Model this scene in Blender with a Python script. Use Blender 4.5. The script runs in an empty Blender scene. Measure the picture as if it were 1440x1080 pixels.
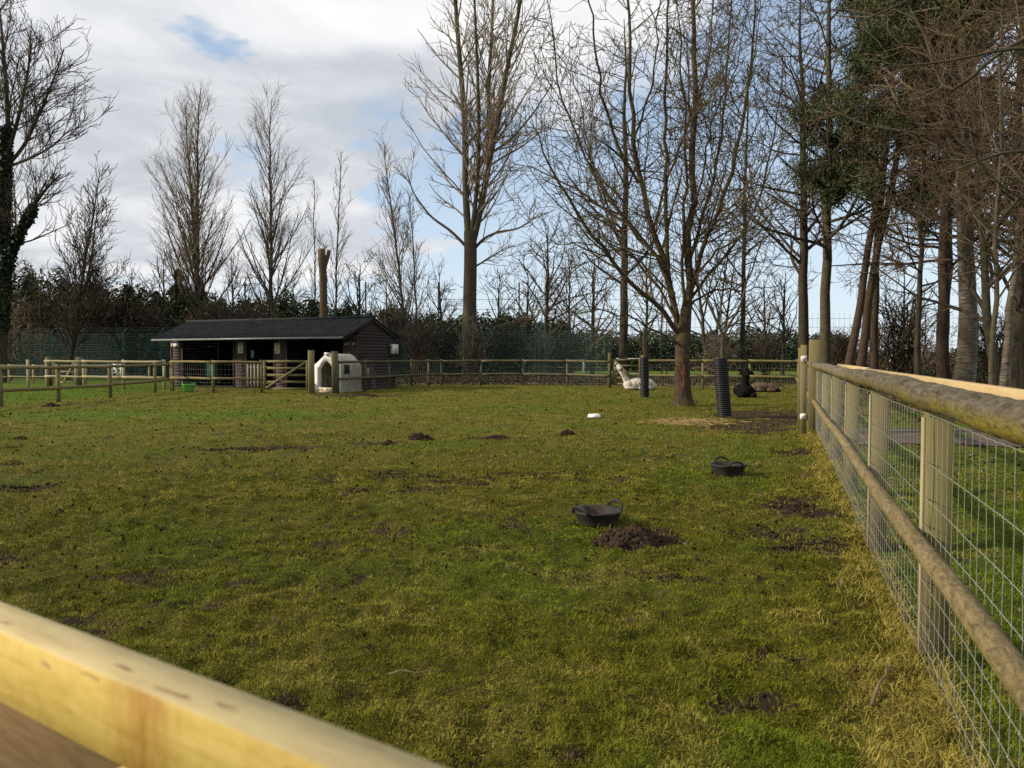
import bpy, math, random
import numpy as np
from mathutils import Vector
R = math.radians
rng = np.random.default_rng(7)
scene = bpy.context.scene
COL = scene.collection

# ------------------------------------------------------------------ camera
H = 1.45
FPX = 1080.0
HOR = 501.0
pitch = math.atan((540 - HOR) / FPX)
cam_d = bpy.data.cameras.new("camera"); cam = bpy.data.objects.new("camera", cam_d); COL.objects.link(cam)
cam.location = (0, 0, H); cam.rotation_euler = (math.pi / 2 - pitch, 0, 0)
cam_d.sensor_width = 36; cam_d.lens = 27; cam_d.clip_start = 0.05; cam_d.clip_end = 3000
cam_d.dof.use_dof = True; cam_d.dof.focus_distance = 14; cam_d.dof.aperture_fstop = 6.5
scene.camera = cam
cp, sp_ = math.cos(pitch), math.sin(pitch)

def ray(px, py):
    x = (px - 720) / FPX; y = (540 - py) / FPX
    return np.array([x, cp + y * sp_, -sp_ + y * cp])
def at(px, py, Y):                       # point seen at a photo pixel, at distance Y
    d = ray(px, py); return np.array([0, 0, H]) + d * (Y / d[1])
def gp(px, py):                          # point of the ground seen at a photo pixel
    d = ray(px, py); t = -H / d[2]; return np.array([0, 0, H]) + d * t
def gx(px, Y):                           # ground point at a distance
    p = at(px, 540, Y); return np.array([p[0], Y, 0.0])

# ------------------------------------------------------------------ numpy noise
def vnoise(x, y, seed=0):
    xi = np.floor(x).astype(np.int64); yi = np.floor(y).astype(np.int64)
    xf = x - xi; yf = y - yi
    def hsh(a, b):
        n = (a * 374761393 + b * 668265263 + seed * 982451653) & 0x7fffffff
        n = ((n ^ (n >> 13)) * 1274126177) & 0x7fffffff
        return ((n ^ (n >> 16)) & 0xffff) / 65535.0
    u = xf * xf * (3 - 2 * xf); v = yf * yf * (3 - 2 * yf)
    return (hsh(xi, yi) * (1 - u) + hsh(xi + 1, yi) * u) * (1 - v) + (hsh(xi, yi + 1) * (1 - u) + hsh(xi + 1, yi + 1) * u) * v
def fbm(x, y, oct=4, seed=0):
    s = 0; a = .5; t = 0
    for i in range(oct):
        s = s + a * vnoise(x * 2 ** i, y * 2 ** i, seed + i * 17); t += a; a *= .5
    return s / t
def sstep(a, b, x):
    t = np.clip((x - a) / (b - a), 0, 1); return t * t * (3 - 2 * t)
def hgt(x, y):
    x = np.asarray(x, float); y = np.asarray(y, float)
    far = 1 - sstep(25, 45, np.hypot(x, y))
    return (.07 * (fbm(x * .45, y * .45, 3, 3) - .5) + .085 * (fbm(x * 2.3, y * 2.3, 3, 9) - .5) + .075 * (fbm(x * 8, y * 8, 2, 21) - .5) * (1 - sstep(8, 14, np.hypot(x, y)))) * far

# ------------------------------------------------------------------ mesh builder
def nrm(v):
    return v / np.maximum(np.linalg.norm(v, axis=-1, keepdims=True), 1e-9)
class MB:
    def __init__(s): s.V = []; s.G = []; s.A = []; s.Q = []; s.T = []; s.n = 0
    def add(s, V, Q=None, T=None, G=None, A=0.0):
        V = np.asarray(V, float).reshape(-1, 3); m = len(V)
        s.V.append(V); s.G.append(V if G is None else np.asarray(G, float).reshape(-1, 3))
        s.A.append(np.broadcast_to(np.asarray(A, float), (m,)) if np.ndim(A) == 0 else np.asarray(A, float))
        if Q is not None and len(Q): s.Q.append(np.asarray(Q, np.int64).reshape(-1, 4) + s.n)
        if T is not None and len(T): s.T.append(np.asarray(T, np.int64).reshape(-1, 3) + s.n)
        s.n += m; return s
    def tubes(s, P, Rr, k=3, A=None, cap=False):
        P = np.asarray(P, float); Rr = np.asarray(Rr, float)
        if P.ndim == 2: P = P[None]; Rr = Rr[None] if Rr.ndim == 1 else Rr
        B, n, _ = P.shape
        if B == 0: return s
        Rr = np.broadcast_to(Rr, (B, n))
        T = np.empty_like(P); T[:, 1:-1] = P[:, 2:] - P[:, :-2]; T[:, 0] = P[:, 1] - P[:, 0]; T[:, -1] = P[:, -1] - P[:, -2]
        T = nrm(T); D = nrm(P[:, -1] - P[:, 0])
        ref = np.zeros((B, 3)); ref[np.arange(B), np.argmin(np.abs(D), axis=1)] = 1
        U = nrm(np.cross(T, ref[:, None, :])); W = np.cross(T, U)
        th = np.arange(k) * 2 * np.pi / k; c = np.cos(th); sn = np.sin(th)
        V = P[:, :, None, :] + Rr[:, :, None, None] * (c[None, None, :, None] * U[:, :, None, :] + sn[None, None, :, None] * W[:, :, None, :])
        L = np.concatenate([np.zeros((B, 1)), np.cumsum(np.linalg.norm(np.diff(P, axis=1), axis=2), axis=1)], axis=1)
        off = rng.uniform(0, 50, B)
        G = np.empty((B, n, k, 3)); G[..., 0] = (L + off[:, None])[:, :, None]; G[..., 1] = Rr[:, :, None] * c; G[..., 2] = Rr[:, :, None] * sn
        i = np.arange(n - 1)[:, None] * k; j = np.arange(k)[None, :]; j2 = (j + 1) % k
        q = np.stack([i + j, i + j2, i + k + j2, i + k + j], axis=-1).reshape(-1, 4)
        Q = (q[None] + (np.arange(B) * n * k)[:, None, None]).reshape(-1, 4)
        if A is None: A = rng.uniform(0, 1, B)
        A = np.repeat(np.broadcast_to(A, (B,)), n * k)
        Tt = None
        if cap:
            Tt = []
            for b in range(B):
                o = b * n * k
                for m in range(1, k - 1):
                    Tt.append((o, o + m + 1, o + m)); e = o + (n - 1) * k; Tt.append((e, e + m, e + m + 1))
        return s.add(V, Q, Tt, G, A)
    def beam(s, p0, p1, w, h, up=(0, 0, 1), bev=0.0):
        p0 = np.asarray(p0, float); p1 = np.asarray(p1, float); d = p1 - p0; L = np.linalg.norm(d); t = d / L
        up = np.asarray(up, float); u = np.cross(t, up)
        if np.linalg.norm(u) < 1e-3: u = np.cross(t, np.array([1.0, 0, 0]))
        u = u / np.linalg.norm(u); v = np.cross(u, t)
        if bev <= 0: pr = [(-w / 2, -h / 2), (w / 2, -h / 2), (w / 2, h / 2), (-w / 2, h / 2)]
        else:
            a, b = w / 2, h / 2; pr = [(-a + bev, -b), (a - bev, -b), (a, -b + bev), (a, b - bev), (a - bev, b), (-a + bev, b), (-a, b - bev), (-a, -b + bev)]
        k = len(pr); o = rng.uniform(0, 40); V = []; G = []
        for q, ll in ((p0, 0), (p1, L)):
            for (x, y) in pr: V.append(q + u * x + v * y); G.append((ll + o, x, y))
        Q = [(j, (j + 1) % k, k + (j + 1) % k, k + j) for j in range(k)]
        T = []
        for m in range(1, k - 1): T += [(0, m + 1, m), (k, k + m, k + m + 1)]
        return s.add(V, Q, T, G, rng.uniform())
    def box(s, c, sz, rz=0.0):
        c = np.asarray(c, float); a = np.array([math.cos(rz), math.sin(rz), 0]) * sz[0] / 2
        return s.beam(c - a, c + a, sz[1], sz[2])
    def lathe(s, prof, k=32, c=(0, 0, 0), tilt=(0, 0), ecc=None):
        prof = np.array(prof, float); n = len(prof); th = np.arange(k) * 2 * np.pi / k
        V = np.empty((n, k, 3)); V[..., 0] = prof[:, 0:1] * np.cos(th); V[..., 1] = prof[:, 0:1] * np.sin(th); V[..., 2] = prof[:, 1:2]
        if ecc is not None: V[..., 0] *= ecc[0]; V[..., 1] *= ecc[1]
        V[..., 0] += tilt[0] * V[..., 2]; V[..., 1] += tilt[1] * V[..., 2]
        i = np.arange(n - 1)[:, None] * k; j = np.arange(k)[None]; j2 = (j + 1) % k
        Q = np.stack([i + j, i + j2, i + k + j2, i + k + j], -1)
        return s.add(V + np.asarray(c), Q, A=rng.uniform())
    def quads(s, C, size, asp=1.6, A=None, up=0.0, fold=False):        # leaf sized faces
        C = np.asarray(C, float); n = len(C)
        N = rng.normal(size=(n, 3)); N[:, 2] += up; N = nrm(N)
        U = nrm(np.cross(N, rng.normal(size=(n, 3)))); W = np.cross(N, U)
        sz = np.broadcast_to(size, (n,)) * rng.uniform(.6, 1.3, n)
        a = (U * (sz * asp / 2)[:, None]); b = W * (sz / 2)[:, None]
        V = np.stack([C - a, C + b * .9, C + a, C - b], 1)
        Q = np.arange(n * 4).reshape(-1, 4)
        if A is None: A = rng.uniform(0, 1, n)
        return s.add(V, Q, A=np.repeat(A, 4))
    def build(s, name, m, parent=None, smooth=False, extra=None):
        V = np.concatenate(s.V); G = np.concatenate(s.G); A = np.concatenate(s.A)
        off = np.zeros(3)
        if parent is not None:
            q = parent
            while q is not None: off = off + np.array(q.location); q = q.parent
        V = V - off
        Q = np.concatenate(s.Q) if s.Q else np.zeros((0, 4), np.int64); T = np.concatenate(s.T) if s.T else np.zeros((0, 3), np.int64)
        me = bpy.data.meshes.new(name); me.vertices.add(len(V)); me.vertices.foreach_set("co", V.astype(np.float32).ravel())
        li = np.concatenate([Q.ravel(), T.ravel()]).astype(np.int32); me.loops.add(len(li)); me.loops.foreach_set("vertex_index", li)
        st = np.concatenate([np.arange(len(Q)) * 4, len(Q) * 4 + np.arange(len(T)) * 3]).astype(np.int32)
        me.polygons.add(len(st)); me.polygons.foreach_set("loop_start", st)
        try: me.polygons.foreach_set("loop_total", np.concatenate([np.full(len(Q), 4), np.full(len(T), 3)]).astype(np.int32))
        except Exception: pass
        me.update(calc_edges=True)
        at_ = me.attributes.new("gco", 'FLOAT_VECTOR', 'POINT'); at_.data.foreach_set("vector", G.astype(np.float32).ravel())
        at_ = me.attributes.new("rnd", 'FLOAT', 'POINT'); at_.data.foreach_set("value", A.astype(np.float32))
        for k, v in (extra or {}).items():
            at_ = me.attributes.new(k, 'FLOAT', 'POINT'); at_.data.foreach_set("value", np.asarray(v, np.float32))
        if smooth: me.polygons.foreach_set("use_smooth", np.ones(len(st), bool))
        me.materials.append(m)
        o = bpy.data.objects.new(name, me); COL.objects.link(o)
        if parent is not None: o.parent = parent
        return o

def tag(o, label=None, cat=None, group=None, kind=None):
    if label: o['label'] = label
    if cat: o['category'] = cat
    if group: o['group'] = group
    if kind: o['kind'] = kind
    return o
def thing(name, label, cat, loc=(0, 0, 0), group=None):
    o = bpy.data.objects.new(name, None); COL.objects.link(o); o.location = tuple(float(v) for v in loc); o.empty_display_size = .2
    return tag(o, label, cat, group)
def copy_thing(root, loc, rz, sc, label, group=None):
    c = root.copy(); COL.objects.link(c); c.location = tuple(float(v) for v in loc); c.rotation_euler = (0, 0, rz); c.scale = sc if hasattr(sc, '__len__') else (sc,) * 3
    c['label'] = label
    if group: c['group'] = group
    for ch in root.children:
        d = ch.copy(); COL.objects.link(d); d.parent = c
    return c

# ------------------------------------------------------------------ materials
class Mat:
    def __init__(s, name, rough=.8, spec=.3):
        s.m = bpy.data.materials.new(name); s.m.use_nodes = True; s.nt = s.m.node_tree; s.b = s.nt.nodes["Principled BSDF"]
        s.b.inputs["Roughness"].default_value = rough
        s.b.inputs["Specular IOR Level"].default_value = spec
    def n(s, t, **kw):
        nd = s.nt.nodes.new(t)
        for k, v in kw.items():
            if k in nd.inputs.keys(): s.set(nd.inputs[k], v)
            else: setattr(nd, k, v)
        return nd
    def set(s, inp, v):
        if isinstance(v, bpy.types.NodeSocket): s.nt.links.new(v, inp)
        else: inp.default_value = v
    def attr(s, name, out="Fac"): return s.n("ShaderNodeAttribute", attribute_name=name).outputs[out]
    def obj(s): return s.n("ShaderNodeTexCoord").outputs["Object"]
    def geo(s): return s.n("ShaderNodeNewGeometry").outputs["Position"]
    def mapv(s, v, sc=(1, 1, 1), loc=(0, 0, 0)): return s.n("ShaderNodeMapping", Vector=v, Scale=sc, Location=loc).outputs[0]
    def noise(s, v, sc=5, det=4, rough=.55, dist=0): return s.n("ShaderNodeTexNoise", Vector=v, Scale=sc, Detail=det, Roughness=rough, Distortion=dist).outputs["Fac"]
    def ramp(s, f, stops):
        r = s.n("ShaderNodeValToRGB"); s.set(r.inputs[0], f); e = r.color_ramp.elements
        while len(e) < len(stops): e.new(.5)
        for el, (p, c) in zip(e, stops):
            el.position = p; el.color = (*c, 1) if hasattr(c, '__len__') else (c, c, c, 1)
        return r.outputs[0]
    def mix(s, f, a, b, bt='MIX'):
        m = s.n("ShaderNodeMix", data_type='RGBA', blend_type=bt); s.set(m.inputs[0], f)
        for i, v in ((6, a), (7, b)):
            if isinstance(v, bpy.types.NodeSocket): s.nt.links.new(v, m.inputs[i])
            else: m.inputs[i].default_value = (*v, 1)
        return m.outputs[2]
    def math(s, op, a, b=0.0, c=False):
        m = s.n("ShaderNodeMath", operation=op, use_clamp=c); s.set(m.inputs[0], a); s.set(m.inputs[1], b); return m.outputs[0]
    def col(s, c):
        if isinstance(c, bpy.types.NodeSocket): s.nt.links.new(c, s.b.inputs["Base Color"])
        else: s.b.inputs["Base Color"].default_value = (*c, 1)
        return s
    def bump(s, f, st=.5, d=.01):
        b = s.n("ShaderNodeBump", Strength=st, Distance=d, Height=f); s.nt.links.new(b.outputs[0], s.b.inputs["Normal"]); return s

def wood_mat(name, c0, c1, c2, moss=None, fine=1.0, rough=.85, bump=.6, side=None, mott=False):
    m = Mat(name, rough, .2); g = m.attr("gco", "Vector")
    a = m.math('ADD', m.math('MULTIPLY', m.noise(m.mapv(g, (1.2, 16, 16)), 3 * fine, 6, .6, .4), .65), m.math('MULTIPLY', m.noise(m.mapv(g, (4, 7, 7)), 6, 5, .65, .8), .35)); b = m.noise(m.mapv(g, (.6, 3, 3)), 2.2, 4)
    c = m.ramp(a, [(.3, c0), (.5, c1), (.72, c2)])
    r = m.attr("rnd"); c = m.mix(m.math('MULTIPLY', m.noise(g, 1.1, 3), .5), c, tuple(x * .62 for x in c0))
    c = m.mix(m.math('MULTIPLY', r, .35), c, tuple(x * 1.15 for x in c2))
    if moss:
        f = m.math('MULTIPLY', m.ramp(b, [(.45, 0.0), (.62, 1.0)]), .8)
        if side is not None:
            nz = m.n("ShaderNodeSeparateXYZ", Vector=m.n("ShaderNodeNewGeometry").outputs["Normal"]).outputs[2]
            f = m.math('MULTIPLY', m.math('ADD', f, .35, True), m.n("ShaderNodeMapRange", Value=nz, **{"From Min": .45, "From Max": -.35}).outputs[0])
        c = m.mix(f, c, moss)
    if mott:
        q = m.noise(m.mapv(g, (5, 12, 12)), 2.6, 9, .72, 1.2); c = m.mix(m.ramp(q, [(.36, .85), (.52, 0.0)]), c, tuple(v * .45 for v in c0)); c = m.mix(m.ramp(q, [(.56, 0.0), (.72, .55)]), c, tuple(min(.6, v * 1.25) for v in c2)); a = m.math('ADD', a, m.math('MULTIPLY', q, 1.2))
    m.col(c); m.bump(a, bump, .006); return m.m
def bark_mat(name, c0, c1, moss=None, mf=.5, sc=1.0, bump=.8):
    m = Mat(name, .9, .15); g = m.attr("gco", "Vector")
    a = m.noise(m.mapv(g, (2.2, 9, 9)), 2.6 * sc, 6, .65, .6); c = m.ramp(a, [(.32, tuple(x * .5 for x in c0)), (.48, c0), (.7, c1)])
    if moss:
        f = m.ramp(m.noise(m.obj(), 1.7, 5, .6), [(mf - .05, 0.0), (mf + .12, .85)]); c = m.mix(f, c, moss)
    m.col(c); m.bump(a, bump, .02); return m.m
def flat_mat(name, c, rough=.6, spec=.3, var=.25, sc=6, bump=0, metal=0):
    m = Mat(name, rough, spec); n = m.noise(m.obj(), sc, 5)
    m.col(m.ramp(n, [(.3, tuple(x * (1 - var) for x in c)), (.7, tuple(min(1, x * (1 + var)) for x in c))]))
    m.b.inputs["Metallic"].default_value = metal
    if bump: m.bump(n, bump, .01)
    return m.m
def leaf_mat(name, cs, rough=.6, spec=.25, trans=0):
    m = Mat(name, rough, spec); r = m.attr("rnd"); n = m.noise(m.obj(), 1.3, 3)
    f = m.math('ADD', m.math('MULTIPLY', r, .65), m.math('MULTIPLY', m.math('SUBTRACT', n, .3), .7), True)
    m.col(m.ramp(f, [(i / (len(cs) - 1), c) for i, c in enumerate(cs)])); return m.m

MT = {}
MT['rail'] = wood_mat("weathered_rail", (.13, .098, .048), (.22, .168, .082), (.31, .25, .135), (.17, .15, .028), side=1, bump=.9, mott=True)
MT['toprail'] = wood_mat("grey_weathered_rail", (.06, .048, .032), (.13, .108, .072), (.23, .20, .145), (.21, .175, .018), side=1, bump=1.3, mott=True)
MT['post'] = wood_mat("fence_post_wood", (.10, .08, .038), (.165, .134, .066), (.23, .19, .105), (.165, .15, .05))
MT['palepost'] = wood_mat("pale_fence_wood", (.24, .19, .10), (.34, .28, .16), (.42, .36, .22))
MT['greyfence'] = wood_mat("dull_shaded_fence_wood", (.075, .06, .036), (.125, .10, .062), (.18, .15, .098), (.085, .09, .03))  # shade on the back fence and dark hutch post is put into this colour
MT['sawn'] = wood_mat("sawn_plank", (.36, .26, .12), (.48, .36, .18), (.55, .43, .24))
MT['clad'] = wood_mat("stable_boards", (.045, .032, .031), (.066, .048, .046), (.092, .068, .065), bump=.4)
MT['cladshade'] = wood_mat("shaded_gable_boards", (.034, .025, .026), (.05, .037, .038), (.066, .05, .05), bump=.4)  # darker copy of the stable boards, shade of gable and header put in
MT['slat'] = wood_mat("grey_brown_slats", (.17, .135, .10), (.24, .195, .15), (.30, .25, .20))
MT['bark'] = bark_mat("main_bark", (.056, .038, .025), (.115, .08, .05), (.095, .088, .022), .56, bump=1.0)
MT['barkpop'] = bark_mat("poplar_bark", (.066, .052, .036), (.125, .10, .072), (.085, .082, .03), .55)
MT['barkdark'] = bark_mat("dark_bark", (.042, .032, .024), (.078, .06, .044), (.055, .06, .022), .55)
MT['barkpine'] = bark_mat("pine_bark", (.055, .038, .028), (.10, .068, .047), None)
MT['barkorange'] = bark_mat("orange_weathered_bark", (.085, .058, .034), (.16, .112, .066), None)
MT['barkwound'] = bark_mat("red_brown_wound_bark", (.13, .055, .03), (.24, .12, .06), None)
MT['twig'] = bark_mat("twig_bark", (.06, .044, .034), (.10, .075, .058), None, bump=.1)
MT['twigpop'] = bark_mat("pale_twig_bark", (.20, .155, .12), (.28, .225, .175), None, bump=.1)
MT['twigmoss'] = bark_mat("mossy_twig_bark", (.085, .065, .045), (.15, .115, .07), (.15, .132, .032), .55, bump=.1)
MT['twigred'] = bark_mat("red_brown_twig_bark", (.118, .080, .049), (.20, .138, .083), None, bump=.1)
def birch():
    m = Mat("birch_bark", .75, .25); g = m.attr("gco", "Vector")
    a = m.noise(m.mapv(g, (14, 2.5, 2.5)), 1.6, 5, .6); b = m.noise(m.mapv(g, (1.2, 2, 2)), 1.5, 4)
    c = m.ramp(a, [(.38, (.04, .03, .024)), (.49, (.13, .105, .078)), (.74, (.27, .24, .19))])
    c = m.mix(m.ramp(b, [(.40, 0.0), (.62, .8)]), c, (.085, .065, .042)); m.col(c); m.bump(a, .5, .01); return m.m
MT['birch'] = birch()
MT['ivy'] = leaf_mat("ivy_leaves", [(.008, .014, .007), (.018, .03, .012), (.035, .05, .02)], .5)
MT['hedge'] = leaf_mat("evergreen_hedge_leaves", [(.018, .030, .013), (.046, .064, .026), (.09, .10, .042)])
MT['conifer'] = leaf_mat("dark_conifer_sprays", [(.018, .022, .012), (.042, .044, .022), (.08, .07, .036)])
MT['brownbush'] = leaf_mat("dead_brown_leaves", [(.035, .027, .016), (.06, .046, .027), (.095, .07, .04)])
MT['pineneedle'] = leaf_mat("pine_needles", [(.024, .036, .012), (.054, .072, .022), (.10, .112, .038)])
MT['litter'] = leaf_mat("leaf_litter", [(.03, .02, .012), (.06, .038, .022), (.10, .065, .036), (.15, .10, .06)])
MT['black'] = flat_mat("black_ribbed_plastic", (.009, .0095, .011), .5, .35, .3)
def rubber():
    m = Mat("recycled_black_rubber", .75, .3); n = m.noise(m.obj(), 9, 6, .65); z = m.n("ShaderNodeSeparateXYZ", Vector=m.obj()).outputs[2]
    f = m.math('ADD', m.ramp(n, [(.45, 0.0), (.75, .55)]), m.math('MULTIPLY', m.n("ShaderNodeMapRange", Value=z, **{"From Min": .07, "From Max": .0}).outputs[0], m.ramp(n, [(.3, .1), (.55, .8)])), True)
    m.col(m.mix(f, (.019, .018, .017), (.085, .062, .042))); m.bump(m.noise(m.obj(), 45, 4), .4, .006); return m.m
MT['rubber'] = rubber()
MT['roof'] = flat_mat("bitumen_roof_sheet", (.018, .020, .021), .85, .2, .5, 3)
MT['white'] = flat_mat("white_plastic", (.62, .60, .55), .5, .4, .12, 3)
MT['dirtywhite'] = flat_mat("weathered_white_plastic", (.34, .315, .25), .55, .35, .25, 2.5)
MT['whitepaint'] = flat_mat("white_paint", (.7, .7, .7), .5)
MT['gutter'] = flat_mat("grey_gutter", (.17, .175, .18), .4)
MT['greenplastic'] = flat_mat("bright_green_plastic", (.10, .42, .05), .45, .4, .1)
MT['greenmetal'] = flat_mat("green_coated_steel", (.03, .09, .075), .5, .4, .15)
MT['darkmetal'] = flat_mat("dark_steel", (.03, .035, .035), .6)
MT['galv'] = flat_mat("galvanised_wire", (.34, .345, .29), .55, .4, .15, 30)
MT['wirefar'] = flat_mat("dull_wire", (.22, .22, .20), .6)
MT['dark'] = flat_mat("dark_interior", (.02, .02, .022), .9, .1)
MT['darkgreen'] = flat_mat("dark_green_rug", (.015, .07, .06), .9, .1)
MT['paper'] = flat_mat("cream_paper", (.66, .58, .44), .7, .2, .08)
MT['ink'] = flat_mat("dark_ink", (.03, .022, .018), .8)
MT['redink'] = flat_mat("red_brown_ink", (.16, .05, .03), .8)
MT['soil'] = flat_mat("dark_molehill_soil", (.042, .027, .018), .95, .1, .5, 25, .6)
MT['stick'] = bark_mat("dead_stick_bark", (.14, .10, .06), (.24, .18, .11), None, bump=.3)
def wool(name, c, var=.3):
    m = Mat(name, .95, .05); n = m.noise(m.obj(), 14, 6, .7); w = m.noise(m.obj(), 3, 3)
    m.col(m.mix(m.math('MULTIPLY', w, .5), m.ramp(n, [(.3, tuple(x * (1 - var) for x in c)), (.7, tuple(min(.85, x * (1 + var)) for x in c))]), tuple(x * .7 for x in c)))
    m.bump(n, 1.0, .03); return m.m
MT['woolwhite'] = wool("white_wool", (.60, .54, .45), .15); MT['woolblack'] = wool("black_wool", (.012, .010, .010)); MT['woolbrown'] = wool("grey_brown_wool", (.15, .105, .075))
MT['face'] = flat_mat("grey_muzzle", (.12, .105, .10), .9)

# ------------------------------------------------------------------ where fence line runs
FD = np.array([math.sin(math.atan(377 / FPX)), math.cos(math.atan(377 / FPX))])      # direction of the near right fence
FP = np.array([2.03, 3.65])
FN = np.array([-FD[1], FD[0]])                       # towards the field
def fpt(s, off=0.0, z=0.0):                          # s metres along the fence from the nearest post seen
    p = FP + FD * s + FN * off; return np.array([p[0], p[1], z])
def fdist(x, y): return (x - FP[0]) * FN[0] + (y - FP[1]) * FN[1]     # + on the field side

# ------------------------------------------------------------------ the field's mud, straw and lush patches
blobs = []
def blob(px, py, rx, ry, s=1.0): p = gp(px, py); blobs.append((p[0], p[1], rx, ry, s))
for b in [(1128, 712, .52, .5, 1.0), (1150, 765, .5, .28, .9), (1085, 752, .42, .25, .7), (1100, 742, .3, .2, .6), (1090, 585, 1.6, 2.6, .95), (1060, 600, 1.2, 1.4, .75),
          (348, 632, .9, .35, .9), (420, 628, .5, .3, .6), (500, 622, .6, .4, .5), (640, 672, 2.2, .5, .6), (560, 690, .7, .25, .6), (760, 665, 1.0, .4, .5), (600, 615, .7, .5, .4),
          (510, 556, 1.4, 1.0, .9), (470, 556, 1.2, .8, .6), (1128, 636, .5, .5, .8), (1180, 632, .3, .3, .7), (1050, 925, .25, .1, .8), (1085, 918, .2, .12, .8), (905, 815, .2, .1, .4),
          (1040, 985, .18, .06, .8), (820, 868, .2, .08, .5), (20, 685, .6, .3, .8), (15, 650, .4, .3, .5), (300, 668, .5, .2, .4), (930, 640, .5, .3, .4), (1000, 745, .3, .2, .5), (960, 810, .2, .1, .5),
          (330, 556, 2.0, .8, .4), (120, 570, 1.5, .5, .5), (890, 760, .5, .35, .8), (1020, 570, .5, .5, .5), (690, 616, .8, .4, .6), (545, 619, .5, .3, .6), (350, 905, .14, .08, .6), (405, 985, .14, .06, .6), (800, 1060, .12, .05, .9)]: blob(*b)
def fields(x, y):
    x = np.asarray(x, float); y = np.asarray(y, float); d = np.hypot(x, y)
    mud = np.zeros_like(x); wob = fbm(x * 4, y * 4, 3, 5) - .5; wob2 = fbm(x * 1.7, y * 1.7, 3, 55) - .5
    for cx, cy, rx, ry, s in blobs:
        q = np.sqrt(((x - cx) / rx) ** 2 + ((y - cy) / ry) ** 2) + wob * 1.5 + wob2 * .8
        mud = np.maximum(mud, s * (1 - sstep(.55, 1.15, q)))
    n1 = fbm(x * 2.7, y * 2.7, 4, 77); n2 = fbm(x * .5, y * .5, 3, 41); n3 = fbm(x * 7, y * 7, 3, 12)
    mud = np.maximum(mud, sstep(.61, .74, n1 * .6 + n3 * .4 + (n2 - .5) * .25) * .65)
    infield = (fdist(x, y) > 0)
    fd = fdist(x, y)
    strip = (1 - sstep(.04, .30, fd + (fbm(x * 2.2, y * 2.2, 3, 31) - .5) * .9)) * infield * (1 - sstep(14, 18, d)) * (fd > -.1)
    p = gp(965, 594); hay = (1 - sstep(.5, 1.1, np.sqrt(((x - p[0]) / 1.0) ** 2 + ((y - p[1]) / .75) ** 2) + wob * 1.2))
    dry = np.maximum(strip, hay * .9)
    dry = np.maximum(dry, sstep(.52, .74, fbm(x * .9, y * .9, 4, 63)) * .32)
    dry = np.maximum(dry, sstep(.53, .70, fbm(x * 3.1, y * 3.1, 3, 64)) * .5)
    p2 = gp(240, 583); lush = (1 - sstep(.5, 1.2, np.sqrt(((x - p2[0]) / 5.5) ** 2 + ((y - p2[1]) / 1.8) ** 2) + wob2))
    left = sstep(0, 1.5, -(x - (-15.0)) - (30 - y) * -.05)
    A0, A1 = gp(1, 573), gp(241, 549); nx, ny = -(A1[1] - A0[1]), (A1[0] - A0[0]); ln = math.hypot(nx, ny)
    beyond = sstep(.0, .8, ((x - A0[0]) * nx + (y - A0[1]) * ny) / ln) * (x < -10)
    lush = np.maximum(lush, beyond * 1.0)
    lush = np.maximum(lush, (~infield) * .75 * (y < 20))
    lush = np.maximum(lush, sstep(.5, .72, fbm(x * .8, y * .8, 3, 91)) * .45)
    lush = np.maximum(lush, sstep(46, 52, y) * .9)
    dry = dry * (1 - .8 * np.maximum(beyond, sstep(46, 52, y))); mud = mud * (1 - .8 * beyond)
    mud = np.where(strip > .5, mud * .3, mud)
    return mud, dry, lush

# ------------------------------------------------------------------ ground
def grass_color(m, small=True):
    pos = m.geo(); r = m.attr("rnd")
    n = m.math('ADD', m.math('MULTIPLY', m.noise(pos, 5, 5, .65), .7), m.math('MULTIPLY', m.noise(pos, .9, 4, .6), .3)); n2 = m.noise(pos, 38, 3, .6)
    base = m.ramp(n, [(.3, (.102, .110, .008)), (.5, (.170, .166, .016)), (.7, (.252, .222, .031))])
    lu = m.ramp(n, [(.3, (.085, .15, .008)), (.7, (.15, .235, .014))])
    c = m.mix(m.attr("lush"), base, lu)
    dr = m.ramp(n2, [(.3, (.22, .175, .030)), (.6, (.37, .30, .070))])
    return pos, n, n2, c, dr
def ground_mat():
    m = Mat("pasture_ground", .95, .1); pos, n, n2, c, dr = grass_color(m)
    fine = m.noise(pos, 60, 4, .7)
    c = m.mix(m.math('MULTIPLY', m.attr("dry"), .75), c, dr)
    c = m.mix(m.ramp(fine, [(.35, .75), (.6, 0.0)]), c, (.030, .026, .009))
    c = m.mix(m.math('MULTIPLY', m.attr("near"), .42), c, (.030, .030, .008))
    soil = m.ramp(m.noise(pos, 22, 5, .7), [(.3, (.030, .020, .013)), (.7, (.085, .058, .036))])
    mf = m.math('ADD', m.attr("mud"), m.math('MULTIPLY', m.math('SUBTRACT', m.noise(pos, 9, 5, .7), .5), .9), True)
    c = m.mix(m.ramp(mf, [(.35, 0.0), (.6, 1.0)]), c, soil)
    m.col(c); m.bump(m.math('ADD', fine, m.math('MULTIPLY', n2, 1.0)), 1.0, .035); return m.m
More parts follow.
